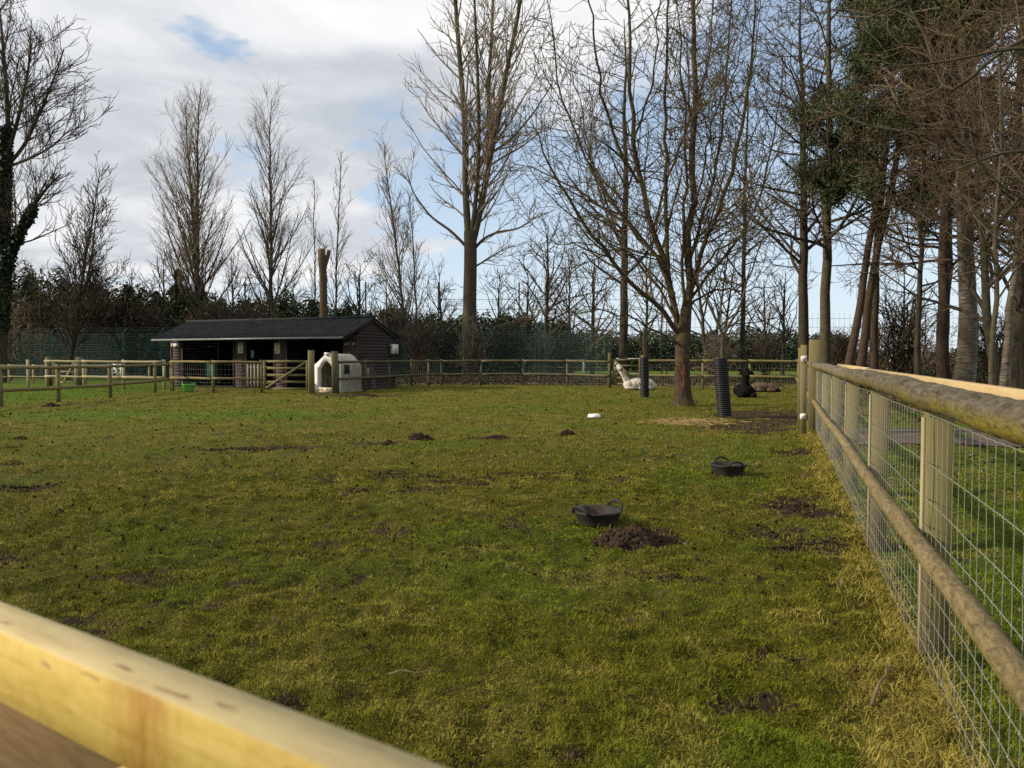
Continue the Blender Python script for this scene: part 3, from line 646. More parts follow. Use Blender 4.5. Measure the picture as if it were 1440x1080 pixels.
# foreground: sawn timber rail with an upright and a recessed brown board standing in for shadow
def near_rail():
    h0 = H - .25
    def hp(px, py): d = ray(px, py); t = (h0 - H) / d[2]; return np.array([0, 0, H]) + d * t
    A = hp(0, 842); B = hp(652, 1082); t = B - A; t = t / np.linalg.norm(t); n = np.array([t[1], -t[0], 0]); n = -n if n[1] > 0 else n      # n: towards the camera
    a0 = A - t * .9; b0 = B + t * .5; th = .042
    m = Mat("fresh_sawn_timber", .65, .25); g = m.attr("gco", "Vector")
    a = m.math('ADD', m.math('MULTIPLY', m.noise(m.mapv(g, (3.0, 40, 40)), 2.4, 6, .6, .5), .55), m.math('MULTIPLY', m.noise(m.mapv(g, (30, 30, 30)), 2.0, 6, .7), .45)); c = m.ramp(a, [(.3, (.44, .30, .062)), (.5, (.58, .42, .105)), (.7, (.66, .50, .15))])
    nz = m.n("ShaderNodeSeparateXYZ", Vector=m.n("ShaderNodeNewGeometry").outputs["Normal"]).outputs[2]
    c = m.mix(m.ramp(nz, [(.4, 0.0), (.7, .85)]), c, m.ramp(m.noise(m.mapv(g, (1, 6, 6)), 9, 4), [(.3, (.36, .285, .15)), (.6, (.50, .41, .22))]))
    st = m.ramp(m.noise(m.mapv(g, (1, 5, 5)), 11, 3), [(.63, 0.0), (.70, .75)]); c = m.mix(st, c, (.13, .065, .035)); sd_ = m.n("ShaderNodeVectorMath", operation='DOT_PRODUCT'); m.set(sd_.inputs[0], m.obj()); sd_.inputs[1].default_value = tuple(float(v) for v in t)
    wv = m.math('ADD', sd_.outputs["Value"], m.math('MULTIPLY', m.math('SUBTRACT', m.noise(m.mapv(m.obj(), (70, 70, 14)), 1.0, 5, .6), .5), .11))
    kn = m.math('MULTIPLY', m.ramp(m.math('ABSOLUTE', m.math('SUBTRACT', wv, .325)), [(.0, .8), (.05, 0.0)]), m.ramp(nz, [(.4, 1.0), (.7, 0.0)])); c = m.mix(kn, c, (.34, .15, .025)); m.col(c); m.bump(a, .35, .003)
    m2 = Mat("knotty_upright", .65, .25); g = m2.attr("gco", "Vector"); a = m2.noise(m2.mapv(g, (2.5, 22, 22)), 2.0, 5, .6, 1.5)
    m2.col(m2.ramp(a, [(.38, (.36, .16, .03)), (.5, (.55, .32, .075)), (.66, (.66, .43, .12))]))
    m3 = Mat("shadow_brown_board", .85, .15); g = m3.attr("gco", "Vector"); a = m3.noise(m3.mapv(g, (5, 40, 40)), 3.0, 6, .7, .3)
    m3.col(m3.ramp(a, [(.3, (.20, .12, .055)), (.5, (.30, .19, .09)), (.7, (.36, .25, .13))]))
    root = thing("timber_rail", "fresh yellow sawn timber rail blurred across the bottom left corner", "fence rail", (A[0], A[1], 0))
    cen = n * th / 2; zt = h0
    Z = lambda p, z: np.array([p[0], p[1], z])
    mb = MB(); mb.beam(Z(a0 + cen, zt - .036), Z(b0 + cen, zt - .036), th, .072, bev=.004); mb.build("rail", m.m, root)
    ux = A + t * .283                                   # upright below the rail
    mb = MB(); mb.beam(Z(ux + cen + t * .05, -.1), Z(ux + cen + t * .05, zt - .0765), th, .10, up=t, bev=.003); mb.build("upright", m.m, root)
    mb = MB(); mb.beam(Z(a0 + cen - n * .012, zt - .072 - .085), Z(ux + cen - n * .012 - t * .003, zt - .072 - .085), .02, .165); mb.build("shadow_board", m3.m, root)  # the shadow below the rail, made as a set back brown board
near_rail()

# ------------------------------------------------------------------ stable
C1 = np.array([-6.61, 32.9, 0]); UL = np.array([-.919, .394, 0]) * 1.055; NB = np.array([.394, .919, 0]) * 1.06
def S(a, b, z): return C1 + UL * a + NB * b + np.array([0, 0, z])
def stable():
    root = thing("stable", "long low dark timber stable with black corrugated roof and open bays", "stable", C1)
    def boards(mb, f0, f1, z0, z1, hb=.14, prof=None):
        z = z0
        while z < z1 - .01:
            zz = min(z + hb, z1); p0, p1 = f0(z, zz), f1(z, zz)
            mb.beam(p0 + [0, 0, (z + zz) / 2], p1 + [0, 0, (z + zz) / 2], .022 + .006 * ((int(z / hb)) % 2), zz - z - .008); z = zz
    for a0, a1 in ((0.0, .65), (3.57, 4.25), (5.76, 6.47), (9.45, 10.14)):
        mb = MB(); boards(mb, lambda z, y: S(a0 + .03, 0, 0), lambda z, y: S(a1 - .03, 0, 0), .0, 2.2)
        for a in (a0 + .012, a1 - .012): mb.beam(S(a, -.01, 0), S(a, -.01, 2.2), .06, .06, up=UL)
        mb.build("front_panel", MT['clad'], root)
    mb = MB(); mb.beam(S(-.02, .0, 2.29), S(10.16, .0, 2.29), .05, .17); mb.build("header_beam", MT['cladshade'], root)
    # gable ends and back wall
    for nm, a in (("gable_wall", .0), ("gable_wall", 10.14)):
        mb = MB(); sgn = -1 if a == 0 else 1
        def lim(z): return 0.0 if z < 2.3 else (z - 2.3) / .85 * 1.95 - .0
        z = 0.0
        while z < 3.08:
            zz = min(z + .14, 3.1); l = max(lim(zz) - .85 if zz > 2.3 else 0, 0); l2 = max((zz - 2.30) / .415 - 1.0, 0.04); r2 = min(2.9, 1.05 + (3.15 - zz) / .415) - .04
            if r2 > l2: mb.beam(S(a, l2, (z + zz) / 2), S(a, r2, (z + zz) / 2), .022 + .008 * (round(z / .14) % 2), zz - z - .006)
            z = zz
        mb.build(nm, MT['cladshade'], root)
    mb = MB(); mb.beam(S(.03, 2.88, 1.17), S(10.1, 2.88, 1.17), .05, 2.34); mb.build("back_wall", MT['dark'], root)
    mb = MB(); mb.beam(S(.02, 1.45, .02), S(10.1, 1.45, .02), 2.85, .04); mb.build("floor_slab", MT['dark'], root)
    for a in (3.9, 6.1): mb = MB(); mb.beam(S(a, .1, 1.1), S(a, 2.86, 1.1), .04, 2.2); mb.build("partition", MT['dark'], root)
    # corrugated roof
    n = 720; aa = np.linspace(-.12, 10.28, n); wv = .018 * np.sin(aa / .095 * 2 * np.pi)
    for (b0, z0, b1, z1) in ((-1.0, 2.30, 1.05, 3.15), (3.12, 2.29, 1.05, 3.15)):
        nb = 5; V = []
        for t in np.linspace(0, 1, nb):
            b = b0 + (b1 - b0) * t; z = z0 + (z1 - z0) * t
            V.append(C1 + UL * aa[:, None] + NB * b + np.stack([0 * aa, 0 * aa, z + wv], 1))
        V = np.array(V); Vb = V - [0, 0, .012]; al = np.concatenate([V.reshape(-1, 3), Vb.reshape(-1, 3)]); o = nb * n
        i = np.arange(nb - 1)[:, None] * n; j = np.arange(n - 1)[None]; q = np.stack([i + j, i + j + 1, i + n + j + 1, i + n + j], -1).reshape(-1, 4)
        e = np.stack([np.arange(n - 1), np.arange(n - 1) + 1, np.arange(n - 1) + 1 + o, np.arange(n - 1) + o], 1)
        mb = MB(); mb.add(al, np.concatenate([q, q[:, ::-1] + o, e])); mb.build("roof", MT['roof'], root, smooth=True)
    mb = MB(); mb.tubes(np.array([S(-.14, 1.05, 3.16), S(5, 1.05, 3.165), S(10.3, 1.05, 3.16)]), .07, 8, cap=True); mb.build("ridge_cap", MT['roof'], root, smooth=True)
    for sg in ((-1.0, 2.27, 1.05, 3.11), (3.12, 2.26, 1.05, 3.11)):
        for a in (-.06, 10.2):
            mb = MB(); mb.beam(S(a, sg[0], sg[1] - .06), S(a, sg[2], sg[3] - .06), .025, .13); mb.build("barge_board", MT['cladshade'], root)
    mb = MB(); mb.tubes(np.array([S(-.02, -1.03, 2.225), S(10.2, -1.03, 2.21)]), .045, 8, cap=True); mb.build("gutter", MT['gutter'], root, smooth=True)
    # lamp, notices, meter box, number
    mb = MB(); mb.box(S(9.72, -.09, 1.98), (.30, .12, .16), math.atan2(UL[1], UL[0])); mb.box(S(9.98, -.07, 1.99), (.10, .10, .16), math.atan2(UL[1], UL[0])); mb.build("flood_lamp", MT['white'], root)
    for a, z, sw, sh in ((.48, 1.98, .24, .12), (.18, 1.98, .13, .11)): mb = MB(); mb.box(S(a, -.05, z), (sw, .05, sh), math.atan2(UL[1], UL[0])); mb.build("vent_box", MT['gutter'], root)
    for a, z in ((6.03, 1.82), (4.02, 1.80)):
        mb = MB(); mb.box(S(a, -.055, z), (.31, .02, .50), math.atan2(UL[1], UL[0])); o = mb.build("notice_board", MT['sawn'], root)
        mb = MB(); mb.box(S(a, -.068, z + .01), (.27, .006, .44), math.atan2(UL[1], UL[0])); mb.build("notice_sheet", MT['paper'], o)
        mb = MB()
        for k in range(6): mb.box(S(a + rng.uniform(-.02, .02), -.0725, z + .17 - k * .062), (.19 - .05 * (k % 3 == 2), .003, .022), math.atan2(UL[1], UL[0]))
        mb.build("lettering", MT['ink'], o)
    c = S(-.09, 2.62, 1.78); mb = MB(); ang = math.atan2(NB[1], NB[0]); mb.box(c, (.46, .16, .44), ang); o = mb.build("meter_box", MT['white'], root)
    mb = MB(); mb.box(S(-.175, 2.62, 1.78), (.012, .012, .42), ang); mb.box(S(-.10, 2.32, 1.92), (.14, .12, .10), ang); mb.build("meter_door_edge", MT['gutter'], o)
    mb = MB(); cu = bpy.data.curves.new("number_curve", 'FONT'); cu.body = "5"; cu.size = .42; cu.extrude = .006; cu.align_x = 'CENTER'; tmp = bpy.data.objects.new("tmp", cu); COL.objects.link(tmp)
    bpy.context.view_layer.update(); me = bpy.data.meshes.new_from_object(tmp.evaluated_get(bpy.context.evaluated_depsgraph_get())); bpy.data.objects.remove(tmp)
    o = bpy.data.objects.new("number", me); COL.objects.link(o); me.materials.append(MT['ink']); o.parent = root; o.location = (S(5.95, -.05, .60) - C1).tolist(); o.rotation_euler = (R(90), 0, math.atan2(-UL[1], -UL[0]))
    # slatted half door in the middle bay, barred hurdle beside it
    mb = MB(); 
    for k in range(5): mb.beam(S(5.66 - k * .19, -.04, .06), S(5.66 - k * .19, -.04, 1.10), .10, .022, up=NB)
    for z in (.25, .95): mb.beam(S(5.72, -.015, z), S(4.85, -.015, z), .02, .08)
    mb.build("half_door", MT['slat'], root)
    mb = MB()
    for z in (.25, .62, .95, 1.22): mb.beam(S(4.82, -.03, z), S(4.27, -.03, z), .03, .07)
    mb.build("barred_door", MT['slat'], root)
    mb = MB(); mb.beam(S(8.6, .5, .75), S(7.9, .5, .75), .05, .7); mb.build("hanging_rug", MT['darkgreen'], root)
    mb = MB(); mb.box(S(5.48, .06, 1.55), (.16, .03, .36), math.atan2(UL[1], UL[0])); mb.build("switch_panel", MT['gutter'], root)
stable()

def tub_profile(r0, r1, h, wall=.012):
    return [(.001, .012), (r0 - .02, .012), (r0 - wall, .02), (r1 - wall, h), (r1 + .012, h + .004), (r1 + .014, h - .012), (r1 + .002, h - .02), (r0 + .004, .02), (r0 - .01, 0), (.001, 0)]
p = gx(265.5, 31.6); mb = MB(); mb.lathe(tub_profile(.17, .27, .30), 28, p); mb.tubes(np.array([p + [-.27 + .0, 0, .30], p + [-.30, 0, .37], p + [-.24, -.05, .38], p + [-.2, -.1, .31]]), .012, 6)
mb.tubes(np.array([p + [.25, 0, .30], p + [.30, 0, .38], p + [.24, -.05, .38], p + [.2, -.1, .31]]), .012, 6)
tag(mb.build("bucket", MT['greenplastic'], smooth=True), "bright green flexible bucket by the rail fence at the stable", "bucket")

# calf hutch
def hutch():
    f = nrm(np.array([-.42, -.907, 0])); s = np.array([f[1], -f[0], 0]); s = -s if s[0] < 0 else s      # f: out of the front, s: to the right
    c = gx(459, 30.7); w, L, he, hr = 1.16, 1.62, 1.08, 1.53
    Pt = lambda x, d, z: c + s * x - f * d + np.array([0, 0, z])
    root = thing("calf_hutch", "white plastic calf hutch with peaked roof behind the gate posts", "calf hutch", c)
    mb = MB(); n = 9; ds = np.linspace(.12, L, 22); V = []
    prof = [(-.5, 0), (-.5, he * .5), (-.5, he), (-.36, he + .16), (-.14, hr - .03), (0, hr), (.14, hr - .03), (.36, he + .16), (.5, he), (.5, he * .5), (.5, 0)]
    for i, d in enumerate(ds):
        k = 1 + .03 * (1 if (i // 2) % 2 else -1)
        V += [Pt(x * w * k, d, z * (1 if z < he else 1 + (k - 1) * .5)) for x, z in prof]
    m = len(prof); Q = [(i * m + j, (i + 1) * m + j, (i + 1) * m + j + 1, i * m + j + 1) for i in range(21) for j in range(m - 1)]
    T = [(21 * m, 21 * m + j + 1, 21 * m + j) for j in range(1, m - 1)]
    mb.add(V, Q, T); mb.build("shell", MT['dirtywhite'], root)
    mb = MB(); op = [(-.30, 0), (-.30, .92), (-.16, 1.16), (0, 1.28), (.16, 1.16), (.30, .92), (.30, 0)]; ou = [(-.54, 0), (-.54, he), (-.30, he + .2), (0, hr + .04), (.30, he + .2), (.54, he), (.54, 0)]
    V = [Pt(x * w, d, z) for d in (0, .13) for lst in (op, ou) for x, z in lst]; Q = []
    for j in range(6):
        Q += [(j, j + 1, 8 + j, 7 + j), (j, 14 + j, 15 + j, j + 1), (7 + j, 8 + j, 22 + j, 21 + j)]
    mb.add(V, Q); mb.build("front_frame", MT['white'], root)
    mb = MB()
    for x in (.40, .47): mb.tubes(np.array([Pt(x * w, -.012, .05), Pt(x * w, -.012, he)]), .03, 8)
    mb.beam(Pt(-.04, -.01, hr + .02), Pt(.16, -.01, hr + .02), .12, .1); mb.build("rib", MT['white'], root)
    mb = MB(); mb.beam(Pt(-.6, -.03, .10), Pt(.62, -.03, .10), .03, .2); o = mb.build("sill_board", MT['paper'], root)
    mb = MB()
    for x0, k in ((-.56, 1), (-.36, 4), (.02, 5)):
        for i in range(k):
            xx = x0 + i * .07; mb.box(Pt(xx, -.05, .12), (.018, .006, .085), math.atan2(s[1], s[0])); mb.box(Pt(xx + .02, -.05, .12 + (.035 if i % 2 else -.01)), (.035, .006, .016), math.atan2(s[1], s[0]))
    mb.build("lettering", MT['redink'], o)
    mb = MB(); mb.beam(Pt(.5 * w + .018, .36, .93), Pt(.5 * w + .018, .72, .93), .02, .36); o = mb.build("side_window", MT['dark'], root)
    mb = MB(); mb.box(Pt(.5 * w + .03, 1.9, .75), (.3, .04, .45), math.atan2(-f[1], -f[0])); mb.build("hatch", MT['slat'], root)
hutch()

# ------------------------------------------------------------------ tubs, bowl, heaps, sticks
def rub_tub(px, py, label, ang, r1, h, th):
    p = gp(px, py); p = p + np.array([0, r1 * .75, float(hgt(p[0], p[1] + r1))])
    root = thing("feed_tub", label, "feed tub", p, "black rubber feed tubs on the grass")
    mb = MB(); mb.lathe(tub_profile(r1 * .80, r1, h, .014), 40, p, tilt=(th[0], th[1])); mb.build("tub", MT['rubber'], root, smooth=True)
    for s in (0, math.pi):
        u = np.array([math.cos(ang + s), math.sin(ang + s), 0]); v = np.array([-u[1], u[0], 0]); c = p + u * (r1 + .004) + np.array([th[0] * h, th[1] * h, h])
        t = np.linspace(-.25, math.pi + .25, 12); q = np.array([c + v * .085 * math.cos(a) + u * (.022 * math.sin(a)) + np.array([0, 0, .052 * math.sin(a)]) for a in t]); mb = MB(); mb.tubes(q, .013, 8, cap=True); mb.build("handle", MT['rubber'], root, smooth=True)
rub_tub(843, 745, "wide black rubber tub beside the heap of loose soil", R(38), .20, .128, (.0, -.08))
rub_tub(1028, 674, "smaller black rubber tub with two loop handles nearer the fence", R(-82), .20, .145, (.05, -.06))
p = gp(836, 587); mb = MB(); mb.lathe([(.001, .02), (.10, .02), (.115, .07), (.13, .078), (.155, .03), (.16, .0), (.001, 0)], 32, p + [0, .1, float(hgt(p[0], p[1])) + .005])
tag(mb.build("feed_bowl", MT['whitepaint'], smooth=True), "round white feed bowl lying on the grass", "bowl")

def heap(name, label, px, py, rx, ry, h, n, cs, group=None):
    p = gp(px, py); p = p + np.array([0, ry * .6, 0]); mb = MB()
    g = 28; rr = np.linspace(0, 1, 12); V = []; 
    for r in rr:
        for a in np.arange(g) * 2 * np.pi / g:
            e = 1 + .16 * math.sin(a * 3 + px) + .1 * math.sin(a * 5); x = math.cos(a) * r * rx * e; y = math.sin(a) * r * ry * e; V.append((p[0] + x, p[1] + y, float(hgt(p[0] + x, p[1] + y)) - .015 + h * (1 - r ** 1.6) * (1 + rng.normal(0, .08))))
    Q = [(i * g + j, i * g + (j + 1) % g, (i + 1) * g + (j + 1) % g, (i + 1) * g + j) for i in range(11) for j in range(g)]
    mb.add(V, Q)
    for k in range(n):
        r = rng.uniform(0, 1) ** .6 * 1.12; a = rng.uniform(0, 2 * np.pi); e = 1 + .16 * math.sin(a * 3 + px) + .1 * math.sin(a * 5); x = p[0] + math.cos(a) * r * rx * e; y = p[1] + math.sin(a) * r * ry * e
        z = float(hgt(x, y)) + max(h * (1 - min(r, 1) ** 1.6), 0) ; mb.add(IV * (1 + rng.normal(0, .18, (12, 1))) * cs * rng.uniform(.4, 1.25) * rng.uniform(.7, 1.2, 3) + [x, y, z], None, IF, A=rng.uniform())
    tag(mb.build(name, MT['soil']), label, "soil heap" if name == "soil_heap" else "molehill", group)
heap("soil_heap", "big crumbly heap of dark soil beside the black tub", 893, 772, .255, .19, .13, 900, .019)
for px, py, rx, h, lb in [(590, 618, .20, .10, "dark rounded molehill, tallest of the three in a row"), (693, 619, .24, .06, "low flat molehill in the middle of the field"), (798, 613, .16, .09, "small dark molehill left of the white bowl's line"),
                          (545, 622, .12, .05, "tiny broken molehill just left of the tallest one"), (68, 573, .22, .11, "black molehill beside the left rail fence"), (512, 558, .7, .10, "wide brown molehill spread in front of the calf hutch"), (28, 619, .10, .05, "small molehill near the left edge of the field")]:
    heap("molehill", lb, px, py, rx, rx * .7, h, 90, .022 if rx < .5 else .03, "molehills in the field")
def stick(label, pts, r):
    q = [gp(*a) for a in pts]; q = np.array([np.array([a[0], a[1], float(hgt(a[0], a[1])) + .03 + .012 * math.sin(i * 2)]) for i, a in enumerate(q)]); mb = MB(); mb.tubes(q, np.linspace(r, r * .5, len(q)), 6, cap=True)
    k = q[len(q) // 2]; mb.tubes(np.array([k, k + [.03, .05, .02], k + [.05, .11, .015]]), np.array([r * .6, r * .4, r * .3]), 5); tag(mb.build("stick", MT['stick'], smooth=True), label, "stick", "sticks lying in the grass")
stick("thin bent stick lying in the grass above the timber rail", [(548, 950), (565, 952), (585, 951), (605, 953), (622, 957)], .005)
stick("short thick stick in the dry grass near the fence foot", [(1226, 990), (1236, 975), (1246, 958), (1255, 942)], .009)
stick("pale curved twig lying right of the timber rail", [(1085, 735), (1100, 728), (1115, 730), (1130, 726)], .005)

def rib_tube(px, py, label, Y0, hh, rad, tilt):
    p = gp(px, py) + np.array([0, rad, 0]); n = int(hh / .05); prof = []
    for i in range(n):
        z = i * .05; prof += [(rad - .016, z), (rad - .016, z + .012), (rad, z + .018), (rad, z + .042), (rad - .016, z + .048)]
    z = n * .05; prof += [(rad, z + .01), (rad - .03, z + .01), (rad - .035, z - .4), (.02, z - .42)]
    mb = MB(); mb.lathe(prof, 36, p, tilt=tilt); tag(mb.build("tree_guard", MT['black']), label, "tree guard", "black ribbed tree guards"); return p
TG1 = rib_tube(908, 559.5, "black ribbed pipe around a cut sapling by the white alpaca", 0, 1.45, .155, (-.02, 0))
TG2 = rib_tube(1022, 587.5, "leaning black ribbed pipe around a forked sapling, nearer the fence", 0, 1.45, .17, (-.085, 0))

# ------------------------------------------------------------------ alpacas: one continuous skin each
def blob_mesh(caps, voxel=.03, smooth=6):
    bpy_m = bpy.data.meshes.new("b"); mb = MB()
    th = np.linspace(0, np.pi, 13); ph = np.arange(16) * 2 * np.pi / 16
    for c, r in caps:          # ellipsoids
        V = np.stack([np.stack([np.sin(t) * np.cos(ph), np.sin(t) * np.sin(ph), np.full(16, np.cos(t))], 1) for t in th]).reshape(-1, 3) * np.asarray(r) + np.asarray(c)
        i = np.arange(12)[:, None] * 16; j = np.arange(16)[None]; j2 = (j + 1) % 16; mb.add(V, np.stack([i + j, i + 16 + j, i + 16 + j2, i + j2], -1).reshape(-1, 4))
    o = mb.build("tmpblob", MT['woolwhite']); rm = o.modifiers.new("r", 'REMESH'); rm.mode = 'VOXEL'; rm.voxel_size = voxel * .7; sm = o.modifiers.new("s", 'SMOOTH'); sm.iterations = max(2, smooth - 2)
    bpy.context.view_layer.update(); me = bpy.data.meshes.new_from_object(o.evaluated_get(bpy.context.evaluated_depsgraph_get())); bpy.data.objects.remove(o)
    n = len(me.vertices); co = np.empty(n * 3, np.float32); me.vertices.foreach_get("co", co); co = co.reshape(-1, 3); no = np.empty(n * 3, np.float32); me.vertices.foreach_get("normal", no); no = no.reshape(-1, 3)
    d = (fbm(co[:, 0] * 19 + co[:, 2] * 11, co[:, 1] * 19 - co[:, 2] * 9, 3, 5) - .5) * .055; co = co + no * d[:, None]; me.vertices.foreach_set("co", co.ravel()); me.update(); me.polygons.foreach_set("use_smooth", np.ones(len(me.polygons), bool)); return me
def chain(p, q, r0, r1, n=6): return [(np.asarray(p) + (np.asarray(q) - np.asarray(p)) * t, (r0 + (r1 - r0) * t,) * 3) for t in np.linspace(0, 1, n)]
def animal(name, label, loc, caps, mat, parts, voxel=.03):
    root = blob_mesh(caps, voxel); o = bpy.data.objects.new(name, root); COL.objects.link(o); root.materials.clear(); root.materials.append(mat); o.location = tuple(float(v) for v in loc); tag(o, label, "alpaca", "alpacas lying in the field")
    for nm, mt, cc in parts:
        me = blob_mesh(cc, .014, 3); me.materials.clear(); me.materials.append(mt); q = bpy.data.objects.new(nm, me); COL.objects.link(q); q.parent = o
    return o
w0 = gx(898, 33.2)
caps = [((-.05, 0, .25), (.50, .29, .27)), ((.30, .02, .24), (.42, .28, .25)), ((-.42, -.02, .22), (.24, .24, .22)), ((.62, 0, .17), (.16, .18, .17)), ((-.35, -.16, .09), (.28, .12, .09)), ((.25, -.2, .09), (.34, .12, .10)), ((.74, 0, .14), (.08, .07, .10))]
caps += chain((-.46, 0, .30), (-.80, -.03, .86), .15, .10, 8) + [((-.83, -.04, .93), (.135, .14, .13)), ((-.85, -.02, 1.01), (.135, .12, .09)), ((-.80, -.14, .90), (.075, .10, .07)), ((-.92, 0, 1.02), (.03, .03, .08)), ((-.77, 0, 1.03), (.03, .03, .08))]
animal("alpaca", "white alpaca lying with its neck raised before the gate", w0, caps, MT['woolwhite'], [("muzzle", MT['face'], [((-.79, -.21, .885), (.062, .085, .055)), ((-.77, -.15, .93), (.07, .06, .05))]), ("eye", MT['ink'], [((-.86, -.145, .945), (.02, .02, .02))]), ("eye", MT['ink'], [((-.735, -.135, .95), (.02, .02, .02))])])
b0 = gp(1051, 559.5) + np.array([0, .25, 0])
caps = [((0, .05, .23), (.33, .36, .245)), ((0, .45, .23), (.28, .40, .22)), ((-.2, -.2, .1), (.13, .2, .1)), ((.2, -.2, .1), (.13, .2, .1))] + chain((.0, .0, .35), (-.01, -.06, .80), .155, .125, 8) + [((-.01, -.08, .86), (.16, .16, .125)), ((.02, -.06, .98), (.10, .10, .075)), ((.0, -.23, .82), (.085, .11, .075)), ((-.17, -.05, .95), (.10, .045, .045)), ((-.23, -.05, .965), (.06, .035, .035)), ((.17, -.05, .88), (.10, .05, .065)), ((.23, -.05, .86), (.055, .04, .06))]
animal("alpaca", "black alpaca lying upright with ears spread near the ribbed pipe", b0, caps, MT['woolblack'], [("eye", MT['ink'], [((-.09, -.22, .90), (.018, .018, .018))]), ("eye", MT['ink'], [((.10, -.22, .90), (.018, .018, .018))])])
n0 = gp(1079, 551.5) + np.array([0, .3, 0])
caps = [((-.15, 0, .2), (.42, .25, .19)), ((.15, 0, .17), (.35, .24, .17)), ((.38, -.05, .12), (.17, .18, .12)), ((-.4, 0, .17), (.22, .2, .16)), ((.2, -.2, .08), (.2, .1, .08)), ((-.3, -.2, .07), (.2, .1, .07))] + chain((-.45, -.05, .16), (-.62, -.3, .07), .11, .06, 5) + [((-.66, -.36, .07), (.06, .08, .055))]
animal("alpaca", "grey brown alpaca asleep flat on the ground behind the black one", n0, caps, MT['woolbrown'], [("leg", MT['woolblack'], [((.42, -.16, .08), (.12, .09, .075)), ((.52, -.2, .05), (.07, .06, .05))]), ("muzzle", MT['face'], [((-.68, -.42, .055), (.04, .05, .04))])])

# ------------------------------------------------------------------ trees
UPV = np.array([0, 0, 1.])
def spawn(P, Rr, r, dens=None, count=None, t0=.1, t1=1.0, ang=(30, 50), length=None, n=6, up=.3, jit=.12, rs=.55, rmax=9, rmin=.006, tip=.35, planar=0.0):
    B, m, _ = P.shape
    if B == 0: return P[:, :0].reshape(0, n, 3), np.zeros((0, n))
    seg = np.linalg.norm(np.diff(P, axis=1), axis=2); PL = seg.sum(1)
    cnt = r.poisson(PL * dens * (t1 - t0)) if count is None else np.full(B, count)
    idx = np.repeat(np.arange(B), cnt); N = len(idx)
    t = r.uniform(t0, t1, N) if count is None else np.concatenate([np.clip((np.arange(count) + r.uniform(0, 1, count)) / count, 0, 1) * (t1 - t0) + t0 for _ in range(B)]) if B else np.zeros(0)
    f = t * (m - 1); i0 = np.minimum(f.astype(int), m - 2); fr = (f - i0)[:, None]
    p = P[idx, i0] * (1 - fr) + P[idx, i0 + 1] * fr; tg = nrm(P[idx, i0 + 1] - P[idx, i0]); rad = Rr[idx, i0] * (1 - fr[:, 0]) + Rr[idx, i0 + 1] * fr[:, 0]
    az = r.uniform(0, 2 * np.pi, N); e1 = nrm(np.cross(tg, np.array([.31, .17, .93]) + 0 * tg)); e2 = np.cross(tg, e1); pr = e1 * np.cos(az)[:, None] + e2 * np.sin(az)[:, None]
    a = np.radians(r.uniform(ang[0], ang[1], N)); d = nrm(tg * np.cos(a)[:, None] + pr * np.sin(a)[:, None])
    L = length(t, PL[idx], r)
    Q = np.empty((N, n, 3)); Q[:, 0] = p; st = (L / (n - 1))[:, None]
    for k in range(1, n):
        d = nrm(d + UPV * (up / n) + r.normal(0, jit, (N, 3))); Q[:, k] = Q[:, k - 1] + d * st
    r0 = np.clip(np.minimum(rad * rs, rmax), rmin, None); tt = np.linspace(0, 1, n)[None]
    RR = np.maximum(r0[:, None] * (1 - tt * (1 - tip)), rmin * (1 - .35 * tt)); return Q, RR
def trunk_line(h, r, lean=(0, 0), wob=.012, n=16, base=(0, 0, 0)):
    t = np.linspace(0, 1, n); w = np.cumsum(r.normal(0, wob * h / n ** .5, (n, 2)), axis=0); w -= w[0]
    return np.stack([base[0] + lean[0] * t + w[:, 0], base[1] + lean[1] * t + w[:, 1], base[2] - .2 * (t == 0) + h * t], 1)
def taper(n, r0, r1, pw=.9, flare=.35):
    t = np.linspace(0, 1, n); return r1 + (r0 - r1) * (1 - t) ** pw + r0 * flare * np.exp(-t * h_fl)
h_fl = 28.0
